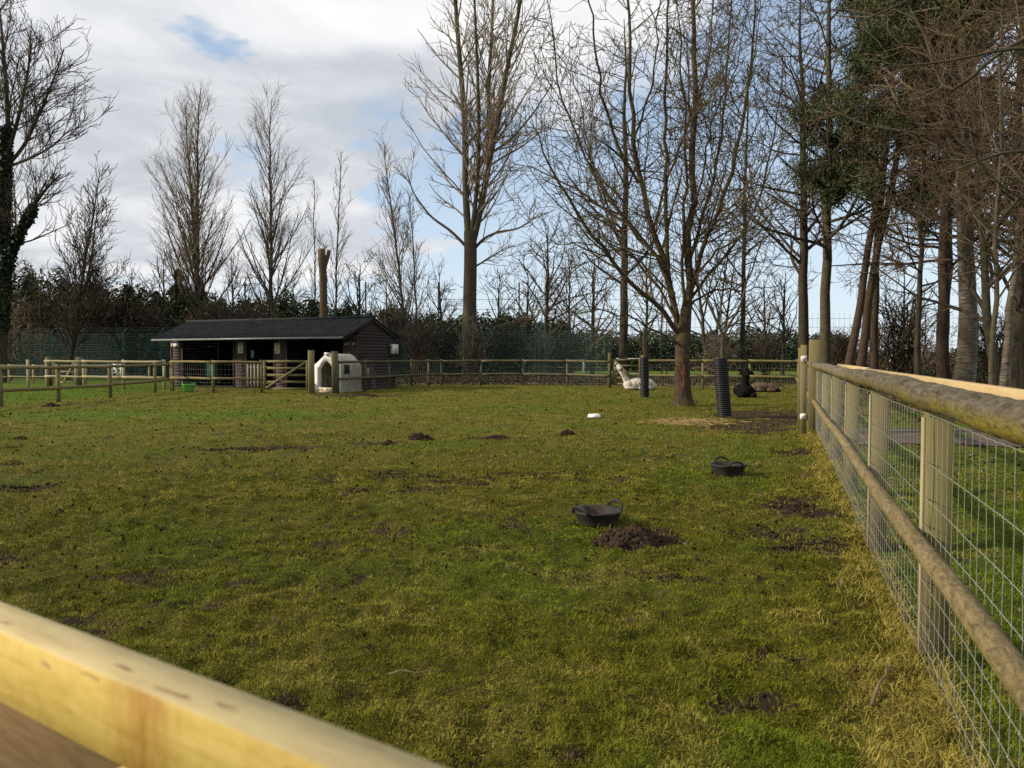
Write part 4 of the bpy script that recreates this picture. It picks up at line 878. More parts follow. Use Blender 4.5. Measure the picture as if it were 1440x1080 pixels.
# the kinds: how each level branches
def bare_tree(kind, seed, h, r0, twig=.009, dens=1.0, lean=(0, 0), stems=1, spread=1.0):
    r = np.random.default_rng(seed); trunk = MB(); crown = MB(); twig = twig * 1.45; dens = dens * 1.22
    lines = []
    for s in range(stems):
        ln = lean if stems == 1 else (lean[0] + r.normal(0, .09) * h, lean[1] + r.normal(0, .09) * h); hh = h * (1 if s == 0 else r.uniform(.75, .97))
        P = trunk_line(hh, r, ln, .012 if kind != 'shrub' else .03, base=((0, 0, 0) if stems == 1 else (r.normal(0, .15), r.normal(0, .15), 0))); lines.append((P, taper(16, r0 * (1 if s == 0 else r.uniform(.6, .9)), .02)))
    for P, rad in lines:
        trunk.tubes(P, rad, 10); P = P[None]; rd = rad[None]
        if kind == 'poplar':
            q1 = spawn(P, rd, r, count=int(52 * dens), t0=.13, t1=.985, ang=(24, 44), length=lambda t, L, r: h * .30 * spread * np.clip(1.06 - t, 0, 1) ** .75 * np.clip((t + .12) / .4, .35, 1) * r.uniform(.55, 1.15, len(t)) + .5, n=8, up=.65, jit=.045, rs=.40, rmax=r0 * .36, rmin=.012)
            q2 = spawn(*q1, r, dens=1.7 * dens, t0=.12, t1=1, ang=(20, 48), length=lambda t, L, r: L * .40 * (1.1 - t * .6) * r.uniform(.5, 1.1, len(t)) + .2, n=5, up=.5, jit=.08, rs=.6, rmin=twig * 1.1)
            q3 = spawn(*q2, r, dens=2.6 * dens, t0=.1, t1=1, ang=(20, 50), length=lambda t, L, r: r.uniform(.25, .95, len(t)), n=3, up=.3, jit=.08, rs=.6, rmin=twig)
            tw = (q2, q3)
        elif kind == 'tall':
            q1 = spawn(P, rd, r, count=int(34 * dens), t0=.26, t1=.99, ang=(42, 82), length=lambda t, L, r: h * .26 * spread * np.clip(1.15 - t, 0, 1) ** .6 * r.uniform(.5, 1.15, len(t)) + .4, n=9, up=.35, jit=.10, rs=.42, rmax=r0 * .42, rmin=.014)
            q2 = spawn(*q1, r, dens=1.5 * dens, t0=.15, t1=1, ang=(32, 68), length=lambda t, L, r: L * .42 * (1.1 - t * .5) * r.uniform(.4, 1.1, len(t)) + .25, n=6, up=.2, jit=.13, rs=.6, rmin=twig * 1.3)
            q3 = spawn(*q2, r, dens=2.3 * dens, t0=.1, t1=1, ang=(30, 70), length=lambda t, L, r: r.uniform(.3, 1.1, len(t)), n=4, up=.15, jit=.14, rs=.6, rmin=twig)
            q4 = spawn(*q3, r, dens=2.6 * dens, t0=.2, t1=1, ang=(30, 70), length=lambda t, L, r: r.uniform(.12, .45, len(t)), n=3, up=.1, jit=.15, rs=.7, rmin=twig * .9)
            tw = (q2, q3, q4)
        elif kind == 'round':
            q1 = spawn(P, rd, r, count=int(17 * dens), t0=.22, t1=.97, ang=(28, 62), length=lambda t, L, r: h * .48 * spread * np.clip(1.12 - t, 0, 1) ** .7 * r.uniform(.65, 1.15, len(t)) + .3, n=9, up=.35, jit=.12, rs=.62, rmax=r0 * .6, rmin=.014)
            q2 = spawn(*q1, r, dens=1.5 * dens, t0=.2, t1=1, ang=(28, 62), length=lambda t, L, r: L * .45 * (1.15 - t * .5) * r.uniform(.4, 1.1, len(t)) + .2, n=6, up=.3, jit=.13, rs=.62, rmin=twig * 1.3)
            q3 = spawn(*q2, r, dens=2.3 * dens, t0=.15, t1=1, ang=(28, 65), length=lambda t, L, r: r.uniform(.25, 1.0, len(t)), n=4, up=.2, jit=.14, rs=.62, rmin=twig)
            tw = (q2, q3)
        else:
            q1 = spawn(P, rd, r, count=int(12 * dens), t0=.12, t1=.97, ang=(20, 55), length=lambda t, L, r: h * .5 * spread * np.clip(1.1 - t, 0, 1) * r.uniform(.5, 1.15, len(t)) + .3, n=7, up=.35, jit=.13, rs=.6, rmax=.04, rmin=.010)
            q2 = spawn(*q1, r, dens=2.4 * dens, t0=.15, t1=1, ang=(25, 60), length=lambda t, L, r: L * .45 * r.uniform(.4, 1.1, len(t)) + .15, n=5, up=.25, jit=.14, rs=.6, rmin=twig)
            q3 = spawn(*q2, r, dens=2.6 * dens, t0=.15, t1=1, ang=(25, 60), length=lambda t, L, r: r.uniform(.15, .55, len(t)), n=3, up=.2, jit=.14, rs=.6, rmin=twig * .9)
            tw = (q2, q3)
        trunk.tubes(q1[0], q1[1], 6)
        for q in tw: crown.tubes(q[0], q[1], 3)
    return trunk, crown
def shift(mb, p):
    p = np.asarray(p)
    for i in range(len(mb.V)):
        mb.V[i] = mb.V[i] + p
def plant(name, label, cat, p, mbs, mats, group=None):
    root = thing(name, label, cat, p, group)
    for nm, mb, mt in zip(("trunk", "crown"), mbs, mats): shift(mb, p); mb.build(nm, MT[mt], root, smooth=True)
    return root
def px_limb(pts, Y, dy, r0, r1, n=18):
    """a limb through photo points, leaning dy metres nearer or farther along its length"""
    a = np.array([at(x, y, Y + dy * (i / (len(pts) - 1)) ** 1.2) for i, (x, y) in enumerate(pts)]); s = np.concatenate([[0], np.cumsum(np.linalg.norm(np.diff(a, axis=0), axis=1))]); t = np.linspace(0, s[-1], n)
    # smooth interpolation
    q = np.stack([np.interp(t, s, a[:, k]) for k in range(3)], 1)
    for _ in range(2): q[1:-1] = (q[:-2] + 2 * q[1:-1] + q[2:]) / 4
    return q, np.linspace(1, 0, n) ** .8 * (r0 - r1) + r1

# --- the tree in the field
def main_tree():
    Y = 22.0; base = gp(960, 571.5); Y = base[1] + .2; r = np.random.default_rng(3); p0 = np.array([base[0], Y, 0])
    root = thing("field_tree", "many limbed bare tree standing alone in the field by the ribbed pipes", "tree", p0)
    tk = np.array([at(961, 580, Y), at(961, 565, Y), at(960, 545, Y), at(959.5, 520, Y), at(960, 495, Y), at(960, 475, Y), at(963, 455, Y), at(966, 430, Y)]); tk[0, 2] = -.15
    mb = MB(); q, _ = px_limb([(961, 578), (961, 566), (960, 545), (959, 520), (960, 492), (961, 470), (964, 445), (967, 420)], Y, 0, .3, .2, 22); rad = np.interp(np.linspace(0, 1, 22), [0, .08, .2, .45, .62, .8, 1], [.38, .29, .235, .215, .22, .18, .13]); mb.tubes(q, rad, 20)
    mb.build("trunk", MT['bark'], root, smooth=True)
    wd = MB()                                          # old torn wound in the bark, on the side that faces the field
    for zc, hh_, ww in ((.95, .26, .05), (.62, .16, .035)):
        th = np.linspace(0, np.pi, 9); ph = np.arange(12) * 2 * np.pi / 12
        V = np.stack([np.stack([np.sin(t) * np.cos(ph) * ww * (1 + .3 * math.sin(5 * t)), np.sin(t) * np.sin(ph) * .03, np.full(12, np.cos(t)) * hh_], 1) for t in th]).reshape(-1, 3) + [p0[0] + .02, Y - .225, zc]
        i = np.arange(8)[:, None] * 12; j = np.arange(12)[None]; wd.add(V, np.stack([i + j, i + 12 + j, i + 12 + (j + 1) % 12, i + (j + 1) % 12], -1).reshape(-1, 4))
    wd.build("bark_wound", MT['barkwound'], root, smooth=True)
    limbs = [([(965, 440), (967, 400), (968, 355), (971, 310), (974, 220), (977, 120), (976, 0), (975, -120), (973, -230)], .6, .16, .02),
             ([(958, 478), (950, 440), (943, 400), (935, 350), (915, 310), (900, 260), (890, 210), (886, 100), (884, 0), (880, -120)], 1.6, .14, .02),
             ([(940, 378), (937, 340), (937, 300), (935, 210), (936, 110), (938, 30), (942, -90)], -1.2, .09, .015),
             ([(954, 470), (945, 448), (925, 430), (880, 390), (850, 355), (815, 310), (790, 270), (765, 215), (745, 170)], -2.4, .105, .015),
             ([(948, 415), (930, 370), (905, 335), (860, 300), (810, 265), (765, 240), (715, 228)], 2.2, .08, .012),
             ([(965, 440), (974, 400), (985, 360), (1000, 310), (1018, 272), (1040, 205), (1052, 110), (1065, 0), (1072, -80)], -2.0, .10, .014),
             ([(967, 420), (970, 370), (980, 315), (1000, 268), (1015, 200), (1020, 130), (1026, 40), (1030, -60)], 2.2, .08, .014),
             ([(963, 440), (961, 390), (962, 330), (963, 260), (963, 165), (958, 80), (950, -30)], -2.6, .07, .012),
             ([(953, 488), (940, 475), (928, 467), (908, 460), (880, 442), (845, 438), (812, 425)], -2.0, .05, .01),
             ([(966, 440), (980, 418), (1003, 405), (1040, 410), (1080, 404), (1100, 398)], 1.5, .05, .008),
             ([(898, 258), (868, 200), (848, 155), (840, 90), (828, 0), (820, -90)], -1.6, .065, .012),
             ([(920, 318), (935, 260), (960, 190), (990, 120), (1000, 40), (1008, -40)], 2.8, .055, .01),
             ([(890, 205), (915, 130), (925, 60), (928, -30)], -1.5, .05, .01),
             ([(966, 430), (980, 385), (1010, 350), (1045, 330), (1085, 300), (1110, 270)], -2.6, .06, .01),
             ([(952, 452), (930, 415), (895, 372), (868, 330), (835, 240), (820, 160), (800, 70)], 2.8, .06, .01),
             ([(968, 425), (990, 395), (1030, 350), (1062, 300), (1084, 225), (1098, 130), (1105, 40)], 1.4, .06, .01),
             ([(938, 375), (905, 335), (865, 290), (815, 205), (785, 120), (772, 20), (768, -60)], -.6, .06, .01),
             ([(972, 300), (990, 240), (1000, 170), (1035, 100), (1050, 20)], -1.8, .045, .01),
             ([(947, 418), (920, 385), (880, 352), (830, 345), (780, 340), (745, 345)], 1.0, .045, .008)]
    LQ = []; LR = []
    for pts, dy, r0, r1 in limbs:
        q, rad = px_limb(pts, Y, dy, r0 * .74, r1 * .8); q[1:-1] += r.normal(0, .035, (16, 3)); mb = MB(); mb.tubes(q, rad, 9); mb.build("limb", MT['bark'], root, smooth=True); LQ.append(q); LR.append(rad)
    P = np.array(LQ); RR = np.array(LR); cr = MB()
    q0 = spawn(P, RR, r, dens=.62, t0=.15, t1=.9, ang=(28, 60), length=lambda t, L, r: (4.4 - 2.4 * t) * r.uniform(.5, 1.1, len(t)), n=18, up=.9, jit=.05, rs=.5, rmax=.045, rmin=.012); cr.tubes(q0[0], q0[1], 5); P = np.concatenate([P, q0[0]]); RR = np.concatenate([RR, q0[1]])
    q1 = spawn(P, RR, r, dens=2.5, t0=.12, t1=1, ang=(38, 75), length=lambda t, L, r: (2.6 - 1.5 * t) * r.uniform(.35, 1.15, len(t)), n=7, up=.25, jit=.10, rs=.45, rmax=.03, rmin=.011)
    q2 = spawn(*q1, r, dens=2.9, t0=.15, t1=1, ang=(38, 75), length=lambda t, L, r: (.35 + .28 * L) * r.uniform(.4, 1.2, len(t)), n=5, up=.25, jit=.12, rs=.6, rmin=.0095)
    q3 = spawn(*q2, r, dens=2.6, t0=.2, t1=1, ang=(35, 75), length=lambda t, L, r: r.uniform(.06, .38, len(t)), n=3, up=.3, jit=.12, rs=.6, rmin=.008)
    for q in (q1, q2, q3): cr.tubes(q[0], q[1], 3)
    low = P[[0, 1, 2, 3, 7, 8, 13]][:, :9]; lr = RR[[0, 1, 2, 3, 7, 8, 13]][:, :9]      # dense mossy water shoots near the fork
    s1 = spawn(low, lr, r, dens=4.5, t0=.1, t1=1, ang=(40, 85), length=lambda t, L, r: r.uniform(.4, 1.6, len(t)), n=5, up=.5, jit=.16, rs=.2, rmax=.014, rmin=.007); s2 = spawn(*s1, r, dens=3, t0=.2, t1=1, ang=(35, 75), length=lambda t, L, r: r.uniform(.15, .5, len(t)), n=3, up=.3, jit=.14, rmin=.006)
    for q in (s1, s2): cr.tubes(q[0], q[1], 3)
    cr.build("crown", MT['twigmoss'], root, smooth=True)
main_tree()
def guard_saplings():
    r = np.random.default_rng(5)
    for i, (lb, Y, lines) in enumerate([("forked bare sapling growing out of the leaning ribbed pipe", TG2[1], [([(1017, 520), (1016, 495), (1017, 470)], .055, .05), ([(1017, 472), (1008, 452), (998, 430), (985, 405), (975, 380)], .038, .012), ([(1017, 472), (1028, 450), (1038, 440), (1044, 425), (1050, 395), (1056, 372)], .035, .012), ([(1012, 462), (1014, 430), (1012, 400)], .018, .008)]),
                                        ("cut back sapling poking out of the pipe beside white alpaca", TG1[1], [([(907, 515), (906, 492), (905, 478), (907, 462)], .05, .03), ([(906, 485), (911, 474), (913, 466)], .02, .008), ([(906, 470), (896, 466), (888, 462)], .016, .007), ([(907, 464), (913, 455), (922, 450)], .016, .007)])]):
        p = np.array([at(lines[0][0][0][0], 540, Y)[0], Y, 0]); root = thing("sapling", lb, "sapling", p, "saplings inside ribbed pipes"); tk = MB(); cr = MB()
        for pts, a, b in lines:
            q, rad = px_limb(pts, Y, r.normal(0, .2), a, b, 10); tk.tubes(q, rad, 8); s = spawn(q[None], rad[None], r, dens=4, t0=.35, t1=1, ang=(35, 75), length=lambda t, L, r: r.uniform(.2, .8, len(t)), n=5, up=.3, jit=.14, rs=.4, rmin=.006); s2 = spawn(*s, r, dens=4, t0=.2, t1=1, ang=(30, 70), length=lambda t, L, r: r.uniform(.1, .35, len(t)), n=3, up=.2, jit=.1, rmin=.005); cr.tubes(s[0], s[1], 3); cr.tubes(s2[0], s2[1], 3)
        tk.build("trunk", MT['barkpop'], root, smooth=True); cr.build("crown", MT['twigmoss'], root)
guard_saplings()

# --- the big poplar behind the back fence
def big_poplar():
    Y = 46.0; r = np.random.default_rng(12); p0 = gx(661, Y); root = thing("poplar_tree", "giant bare poplar with three upright stems behind the back fence", "tree", p0)
    tk = MB(); q, _ = px_limb([(660, 545), (660, 450), (661, 400), (662, 350), (661, 325)], Y, 0, .4, .3, 16); tk.tubes(q, np.linspace(.44, .37, 16), 14)
    st = [([(660, 345), (656, 305), (654, 250), (655, 178), (647, 90), (640, 0), (636, -100), (630, -200)], 1.0, .26, .03), ([(664, 345), (680, 280), (689, 213), (702, 170), (711, 100), (729, 27), (738, -50), (748, -160)], -1.5, .25, .03), ([(686, 230), (687, 180), (687, 110), (692, 50), (693, 0), (700, -140)], 2.0, .17, .03), ([(663, 330), (671, 270), (674, 190), (672, 110), (668, 20), (664, -90)], -2.5, .17, .03),
          ([(654, 345), (635, 325), (605, 305), (580, 270), (572, 240)], 1.5, .11, .02), ([(667, 350), (680, 335), (700, 326), (730, 322), (760, 300)], -1.5, .11, .02), ([(668, 375), (690, 362), (715, 345)], 2.0, .07, .02), ([(690, 215), (715, 200), (750, 160), (775, 120)], 1.5, .09, .02)]
    LQ = []; LR = []
    for pts, dy, a, b in st: q, rad = px_limb(pts, Y, dy, a * .86, b); tk.tubes(q, rad, 9); LQ.append(q); LR.append(rad)
    tk.build("trunk", MT['barkpop'], root, smooth=True); P = np.array(LQ); RR = np.array(LR); cr = MB()
    q1 = spawn(P, RR, r, dens=2.6, t0=.05, t1=.98, ang=(28, 55), length=lambda t, L, r: (6.0 - 3.4 * t) * np.where(L > 9, 1, .55) * r.uniform(.45, 1.1, len(t)), n=8, up=.55, jit=.07, rs=.45, rmax=.075, rmin=.024)
    q2 = spawn(*q1, r, dens=1.5, t0=.12, t1=1, ang=(20, 50), length=lambda t, L, r: L * .42 * (1.1 - .5 * t) * r.uniform(.5, 1.1, len(t)) + .2, n=5, up=.5, jit=.09, rs=.6, rmin=.019)
    q3 = spawn(*q2, r, dens=2.0, t0=.1, t1=1, ang=(20, 50), length=lambda t, L, r: r.uniform(.3, 1.0, len(t)), n=3, up=.3, jit=.1, rs=.6, rmin=.0155)
    for q in (q1, q2, q3): cr.tubes(q[0], q[1], 3)
    cr.build("crown", MT['twigpop'], root)
big_poplar()

# --- the ivy clad tree at the left edge
def ivy_tree():
    Y = 42.0; r = np.random.default_rng(22); p0 = gx(4, Y); root = thing("ivy_clad_tree", "big bare tree with ivy covered trunk at the left edge", "tree", p0); tk = MB()
    st = [([(2, 545), (3, 450), (5, 380), (6, 300), (8, 230), (9, 180)], 0, .33, .22), ([(5, 380), (20, 340), (35, 315), (50, 285), (65, 265), (85, 245)], -1.0, .22, .03), ([(8, 235), (12, 180), (8, 110), (2, 40), (-2, 0)], 1, .2, .03), ([(9, 220), (25, 170), (38, 110), (45, 60)], -1.2, .15, .025), ([(9, 235), (35, 205), (60, 150), (80, 100), (90, 70)], 1.5, .13, .02), ([(6, 250), (-25, 190), (-50, 110), (-60, 40)], -1, .16, .02), ([(10, 235), (45, 222), (75, 205), (100, 180)], -1.8, .10, .02)]
    LQ = []; LR = []
    for pts, dy, a, b in st: q, rad = px_limb(pts, Y, dy, a * .8, b); tk.tubes(q, rad, 10); LQ.append(q); LR.append(rad)
    tk.build("trunk", MT['barkdark'], root, smooth=True); P = np.array(LQ[1:]); RR = np.array(LR[1:]); cr = MB()
    q1 = spawn(P, RR, r, dens=4.6, t0=.14, t1=.98, ang=(25, 62), length=lambda t, L, r: (4.3 - 1.9 * t) * r.uniform(.5, 1.1, len(t)), n=8, up=.75, jit=.09, rs=.42, rmax=.06, rmin=.022)
    q2 = spawn(*q1, r, dens=2.0, t0=.12, t1=1, ang=(22, 52), length=lambda t, L, r: L * .42 * (1.1 - .5 * t) * r.uniform(.5, 1.1, len(t)) + .2, n=5, up=.4, jit=.1, rs=.6, rmin=.018)
    q3 = spawn(*q2, r, dens=2.6, t0=.1, t1=1, ang=(20, 50), length=lambda t, L, r: r.uniform(.3, .9, len(t)), n=3, up=.3, jit=.1, rs=.6, rmin=.015)
    for q in (q1, q2, q3): cr.tubes(q[0], q[1], 3)
    cr.build("crown", MT['twig'], root); iv = MB(); C = []
    for q, rad, t1, amp in ((LQ[0], LR[0], 1.0, .24), (LQ[1], LR[1], .62, .30)):
        n = 5200 if t1 == 1 else 3000; t = r.uniform(.22 if t1 == 1 else 0, t1, n); f = t * 17; i = np.minimum(f.astype(int), 16); c = q[i] + (q[i + 1] - q[i]) * (f - i)[:, None]; nn = nrm(r.normal(0, 1, (n, 3))); C.append(c + nn * (rad[i] + amp * r.uniform(.1, 1, n) * (.5 + fbm(t * 14, np.full(n, 3.), 2, 7)) * (1 - .5 * t / t1))[:, None])
    iv.quads(np.concatenate(C), .16, 1.2); iv.build("ivy", MT['ivy'], root)
ivy_tree()

# --- poplars and thin trees on the left
T = lambda px, Y: gx(px, Y)
plant("poplar_tree", "slender bare poplar, left one of the close pair behind the stable", "tree", T(277, 55), bare_tree('poplar', 31, 19.2, .17, .0058, 1.1, spread=1.15, lean=(-.75, .3)), ('barkpop', 'twigpop'), "bare poplars behind the stable")
plant("poplar_tree", "taller bare poplar, right one of the close pair behind the stable", "tree", T(279, 54), bare_tree('poplar', 32, 20.0, .20, .0058, 1.1, spread=1.15, lean=(.35, 0)), ('barkpop', 'twigpop'), "bare poplars behind the stable")
plant("poplar_tree", "single bare poplar with open cone crown above the stable roof", "tree", T(380, 55), bare_tree('poplar', 33, 19.6, .19, .0058, 1.1, spread=1.15, lean=(.3, 0)), ('barkpop', 'twigpop'), "bare poplars behind the stable")
plant("poplar_tree", "thin pale bare tree just right of the cut trunk", "tree", T(466, 58), bare_tree('poplar', 34, 16.5, .10, .009, .8, lean=(.6, 0), spread=.65), ('barkpop', 'twigpop'))
plant("poplar_tree", "thin pale bare tree just left of the cut trunk", "tree", T(441, 59), bare_tree('poplar', 35, 14.8, .08, .009, .7, lean=(.1, 0), spread=.5), ('barkpop', 'twigpop'))
plant("poplar_tree", "pale bare tree leaning left beside the giant poplar", "tree", T(577, 52), bare_tree('poplar', 36, 15.6, .13, .010, .9, lean=(-1.7, 0), spread=.9), ('barkpop', 'twigpop'))
plant("poplar_tree", "thin upright bare tree between leaning tree and giant poplar", "tree", T(592, 53), bare_tree('poplar', 37, 12.4, .09, .010, .8, lean=(-.5, 0), spread=.7), ('barkpop', 'twig'))
plant("bare_tree", "multi stemmed bare tree beside the ivy clad tree", "tree", T(92, 47), bare_tree('poplar', 38, 12.8, .13, .012, .9, lean=(.6, 0), stems=2, spread=1.0), ('barkdark', 'twig'))
def stump():
    p = gx(454, 50); mb = MB(); q, _ = px_limb([(454, 540), (455, 450), (455, 400), (453, 360), (452, 350)], 50, 0, .3, .28, 14); mb.tubes(q, np.array([.25] * 10 + [.24, .25, .27, .23]), 12, cap=True); q2, rad = px_limb([(455, 380), (460, 365), (463, 352)], 50, .1, .14, .12, 6); mb.tubes(q2, rad, 8, cap=True)
    tag(mb.build("cut_trunk", MT['barkorange'], smooth=True), "pollarded orange brown tree trunk without branches above the stable roof", "tree trunk")
stump()

# --- background bare trees and shrubs: a few kinds, each copied one by one
def proto(name, label, p, kind, seed, h, r0, twig, mats, group, **k): return plant(name, label, "tree" if 'tree' in name else "shrub", p, bare_tree(kind, seed, h, r0, twig, **k), mats, group)
GB = "bare small trees behind the green fence"
bg = [proto("bare_tree", "round bare tree behind the hedge, right of ivy clad tree", T(130, 52), 'round', 51, 8.6, .15, .012, ('barkdark', 'twig'), GB, spread=1.05), proto("bare_tree", "brownish round bare tree right of giant poplar", T(768, 48), 'round', 52, 9.6, .17, .011, ('barkdark', 'twigred'), GB, dens=1.15),
      proto("bare_tree", "spreading bare tree with short trunk behind the back gate", T(832, 44), 'round', 53, 7.2, .13, .010, ('barkdark', 'twig'), GB, stems=1)]
for k, (i, px, Y, s, lb) in enumerate([(0, 190, 56, .98, "bare round tree between the ivy tree and poplar pair"), (1, 60, 50, .72, "small bare tree close beside the ivy clad trunk"), (2, 232, 57, 1.15, "bare tree just left of the poplar pair"), (0, 330, 60, 1.0, "bare tree between the poplar pair and single poplar"), (1, 415, 60, .85, "dark bare tree between single poplar and cut trunk"),
        (2, 505, 57, 1.2, "bare tree above the stable's right gable"), (0, 545, 58, .85, "low bare tree right of the stable gable"), (1, 620, 54, .72, "small bare tree behind the giant poplar, on its left"), (2, 700, 52, 1.05, "small bare tree just right of giant poplar trunk"), (0, 742, 54, .95, "dark forked bare tree left of brownish round tree"),
        (2, 800, 55, 1.1, "bare tree above the goal posts"), (0, 910, 50, .9, "bare tree seen through the field tree's left limbs"), (1, 1075, 52, .75, "bare tree behind the black alpaca"), (2, 1100, 47, .95, "low bare tree right of the black alpaca"), (0, 1270, 50, .85, "bare tree behind the far goal on the right"), (1, 20, 55, .9, "bare tree at the left edge behind ivy trunk")]):
    copy_thing(bg[i], T(px, Y), k * 2.3 + .7, (s, s, s * (.92 + .05 * (k % 4))), lb, GB)
GS = "bare shrubs in front of the hedge"
sh = [proto("bare_shrub", "twiggy bare shrub behind the back fence right of stable", T(590, 42.5), 'shrub', 61, 3.6, .035, .008, ('barkdark', 'twig'), GS, stems=6), proto("bare_shrub", "pale stemmed bare shrub below the giant poplar", T(668, 42.8), 'shrub', 62, 3.2, .03, .008, ('barkpop', 'twigpop'), GS, stems=5)]
for k, (i, px, Y, s, lb) in enumerate([(0, 630, 43.5, .9, "bare shrub between stable gable and giant poplar"), (0, 715, 43.4, 1.0, "bare shrub right of the giant poplar's foot"), (1, 760, 43.2, .9, "pale bare shrub behind the middle of the back fence"), (0, 805, 43.0, .8, "bare shrub behind the goal posts' left side"), (1, 1245, 34, 1.0, "pale cut shrub right of the tall fence post"),
        (0, 1268, 33, 1.15, "dark twiggy shrub between the pines and birches"), (1, 1290, 36, .9, "pale shrub in front of the right goal"), (0, 1180, 37, .8, "dark shrub behind the tall fence post"), (0, 1075, 40, .7, "thin shrub behind the lying alpacas"), (1, 1008, 39.5, .8, "pale shrub behind the forked sapling"), (0, 1395, 33, 1.0, "dark shrub behind the pale birch stems"), (1, 10, 46.0, 1.5, "tall pale shrub at left behind the green fence"),
        (0, 60, 52.5, 1.5, "brown shrub below the multi stemmed tree"), (0, 150, 52.5, 1.6, "brown shrub in front of the dark wood, left"), (0, 215, 52.5, 1.5, "brown shrub behind the stable's left corner"), (1, 110, 52.5, 1.5, "pale shrub in front of the dark wood"), (0, 300, 50, 1.55, "brown shrub behind the stable roof, left half"), (0, 360, 50.5, 1.45, "brown shrub behind the stable roof, middle"), (1, 530, 47, 1.2, "pale shrub right behind the stable gable"), (0, 555, 44.5, 1.2, "brown shrub beside the meter box")]):
    copy_thing(sh[i], T(px, Y), k * 1.9 + .4, (s * 1.1, s * 1.1, s), lb, GS)

# --- hedges and the dark wood
def leafy(name, label, cat, x0, x1, Y, depth, hfun, n, size, mt, stuff=False, z0=.0):
    a, b = gx(x0, Y), gx(x1, Y); x = rng.uniform(a[0], b[0], n); y = Y + rng.uniform(-depth / 2, depth / 2, n); top = hfun(x) * (.62 + .4 * fbm(x * .5, y * .5, 3, 19) + .32 * fbm(x * 2.6, y * 2.6, 2, 23)); e = 1 - (2 * (y - Y) / depth) ** 2 * .35
    z = z0 + (rng.uniform(0, 1, n) ** .8) * (top * e - z0); mb = MB(); mb.quads(np.stack([x, y, z], 1), size, 1.7); o = mb.build(name, MT[mt]); tag(o, label, cat)
    return o
leafy("evergreen_hedge", "dark evergreen hedge behind the green fence right of the stable", "hedge", 555, 800, 49.5, 3.0, lambda x: 3.95 + 0 * x, 60000, .11, 'hedge')
leafy("evergreen_hedge", "lower dark hedge far beyond the alpacas' fence", "hedge", 770, 1200, 78, 4.0, lambda x: 4.0 + 0 * x, 45000, .17, 'hedge')
leafy("evergreen_hedge", "low dark hedge beyond the pines on the right", "hedge", 1190, 1700, 85, 4.0, lambda x: 2.3 + 0 * x, 16000, .25, 'hedge')
leafy("bramble_hedge", "low brown bramble bank beneath the right hand trees", "hedge", 1165, 1700, 38.5, 3.0, lambda x: 1.35 + 0 * x, 16000, .09, 'brownbush')
leafy("brown_undergrowth", "low brown dead growth behind the back fence", "hedge", 560, 1160, 41.0, 2.2, lambda x: .45 + 0 * x, 17000, .05, 'brownbush')
def conifer(px, Y, h, w, seed, label):
    r = np.random.default_rng(seed); p = gx(px, Y); root = thing("conifer_tree", label, "tree", p, "dark conifers behind the green fence"); mb = MB(); mb.tubes(np.array([p, p + [0, 0, h * .95]]), np.array([.16, .02]), 7); mb.build("trunk", MT['barkdark'], root)
    n = int(5200 * h / 6); t = r.uniform(0, 1, n) ** .85; az = r.uniform(0, 2 * np.pi, n); lay = .65 + .35 * np.sin(t * 40 + az * 2); rad = w * (1 - t) ** .7 * (r.uniform(.25, 1, n) ** .5) * lay * (.3 + 1.3 * fbm(t * 13, az * 2.1, 3, seed)); mb = MB(); mb.quads(p + np.stack([rad * np.cos(az), rad * np.sin(az), .1 + t * h - rad * .12], 1), .15, 2.0); mb.build("crown", MT['conifer'], root)
cl = [(-60, 55, 6.6, 2.6, "dark conifer at the left edge of the wood"), (-10, 54.5, 6.9, 2.6, "dark conifer directly behind the ivy clad trunk"), (45, 55, 6.4, 2.7, "dark conifer right of the ivy clad trunk"), (95, 54, 5.9, 2.6, "dark conifer behind the multi stemmed tree"), (140, 55, 5.8, 2.7, "dark conifer below the round bare tree"), (182, 54, 5.6, 2.6, "dark conifer left of the stable's end"), (222, 55, 5.3, 2.5, "dark conifer above the stable's left corner"), (253, 54, 6.6, 1.9, "pointed dark conifer just left of the poplar pair"), (283, 55.5, 6.2, 1.8, "pointed dark conifer behind the poplar pair"), (312, 55, 4.7, 2.4, "low conifer right of the poplar pair"), (352, 55, 4.6, 2.4, "low conifer left of single poplar"), (402, 55, 4.6, 2.2, "low conifer right of single poplar"), (440, 56, 4.8, 2.0, "low conifer behind the cut trunk"), (490, 55, 4.3, 2.2, "low conifer above the stable's gable"), (540, 53, 4.0, 2.2, "low conifer right of the stable's gable")]
for i, c in enumerate(cl): conifer(c[0], c[1], c[2] * 1.12, c[3] * 1.15, 100 + i, c[4])
leafy("brown_undergrowth", "tangled brown thicket behind the green fence on the left", "hedge", -110, 330, 52.8, 2.2, lambda x: 6.4 - .10 * (x + 40), 40000, .12, 'brownbush')
leafy("evergreen_hedge", "dark clipped hedge behind the green fence left of stable", "hedge", -120, 570, 53.9, 2.6, lambda x: 7.9 - .105 * (x + 40), 100000, .135, 'hedge')

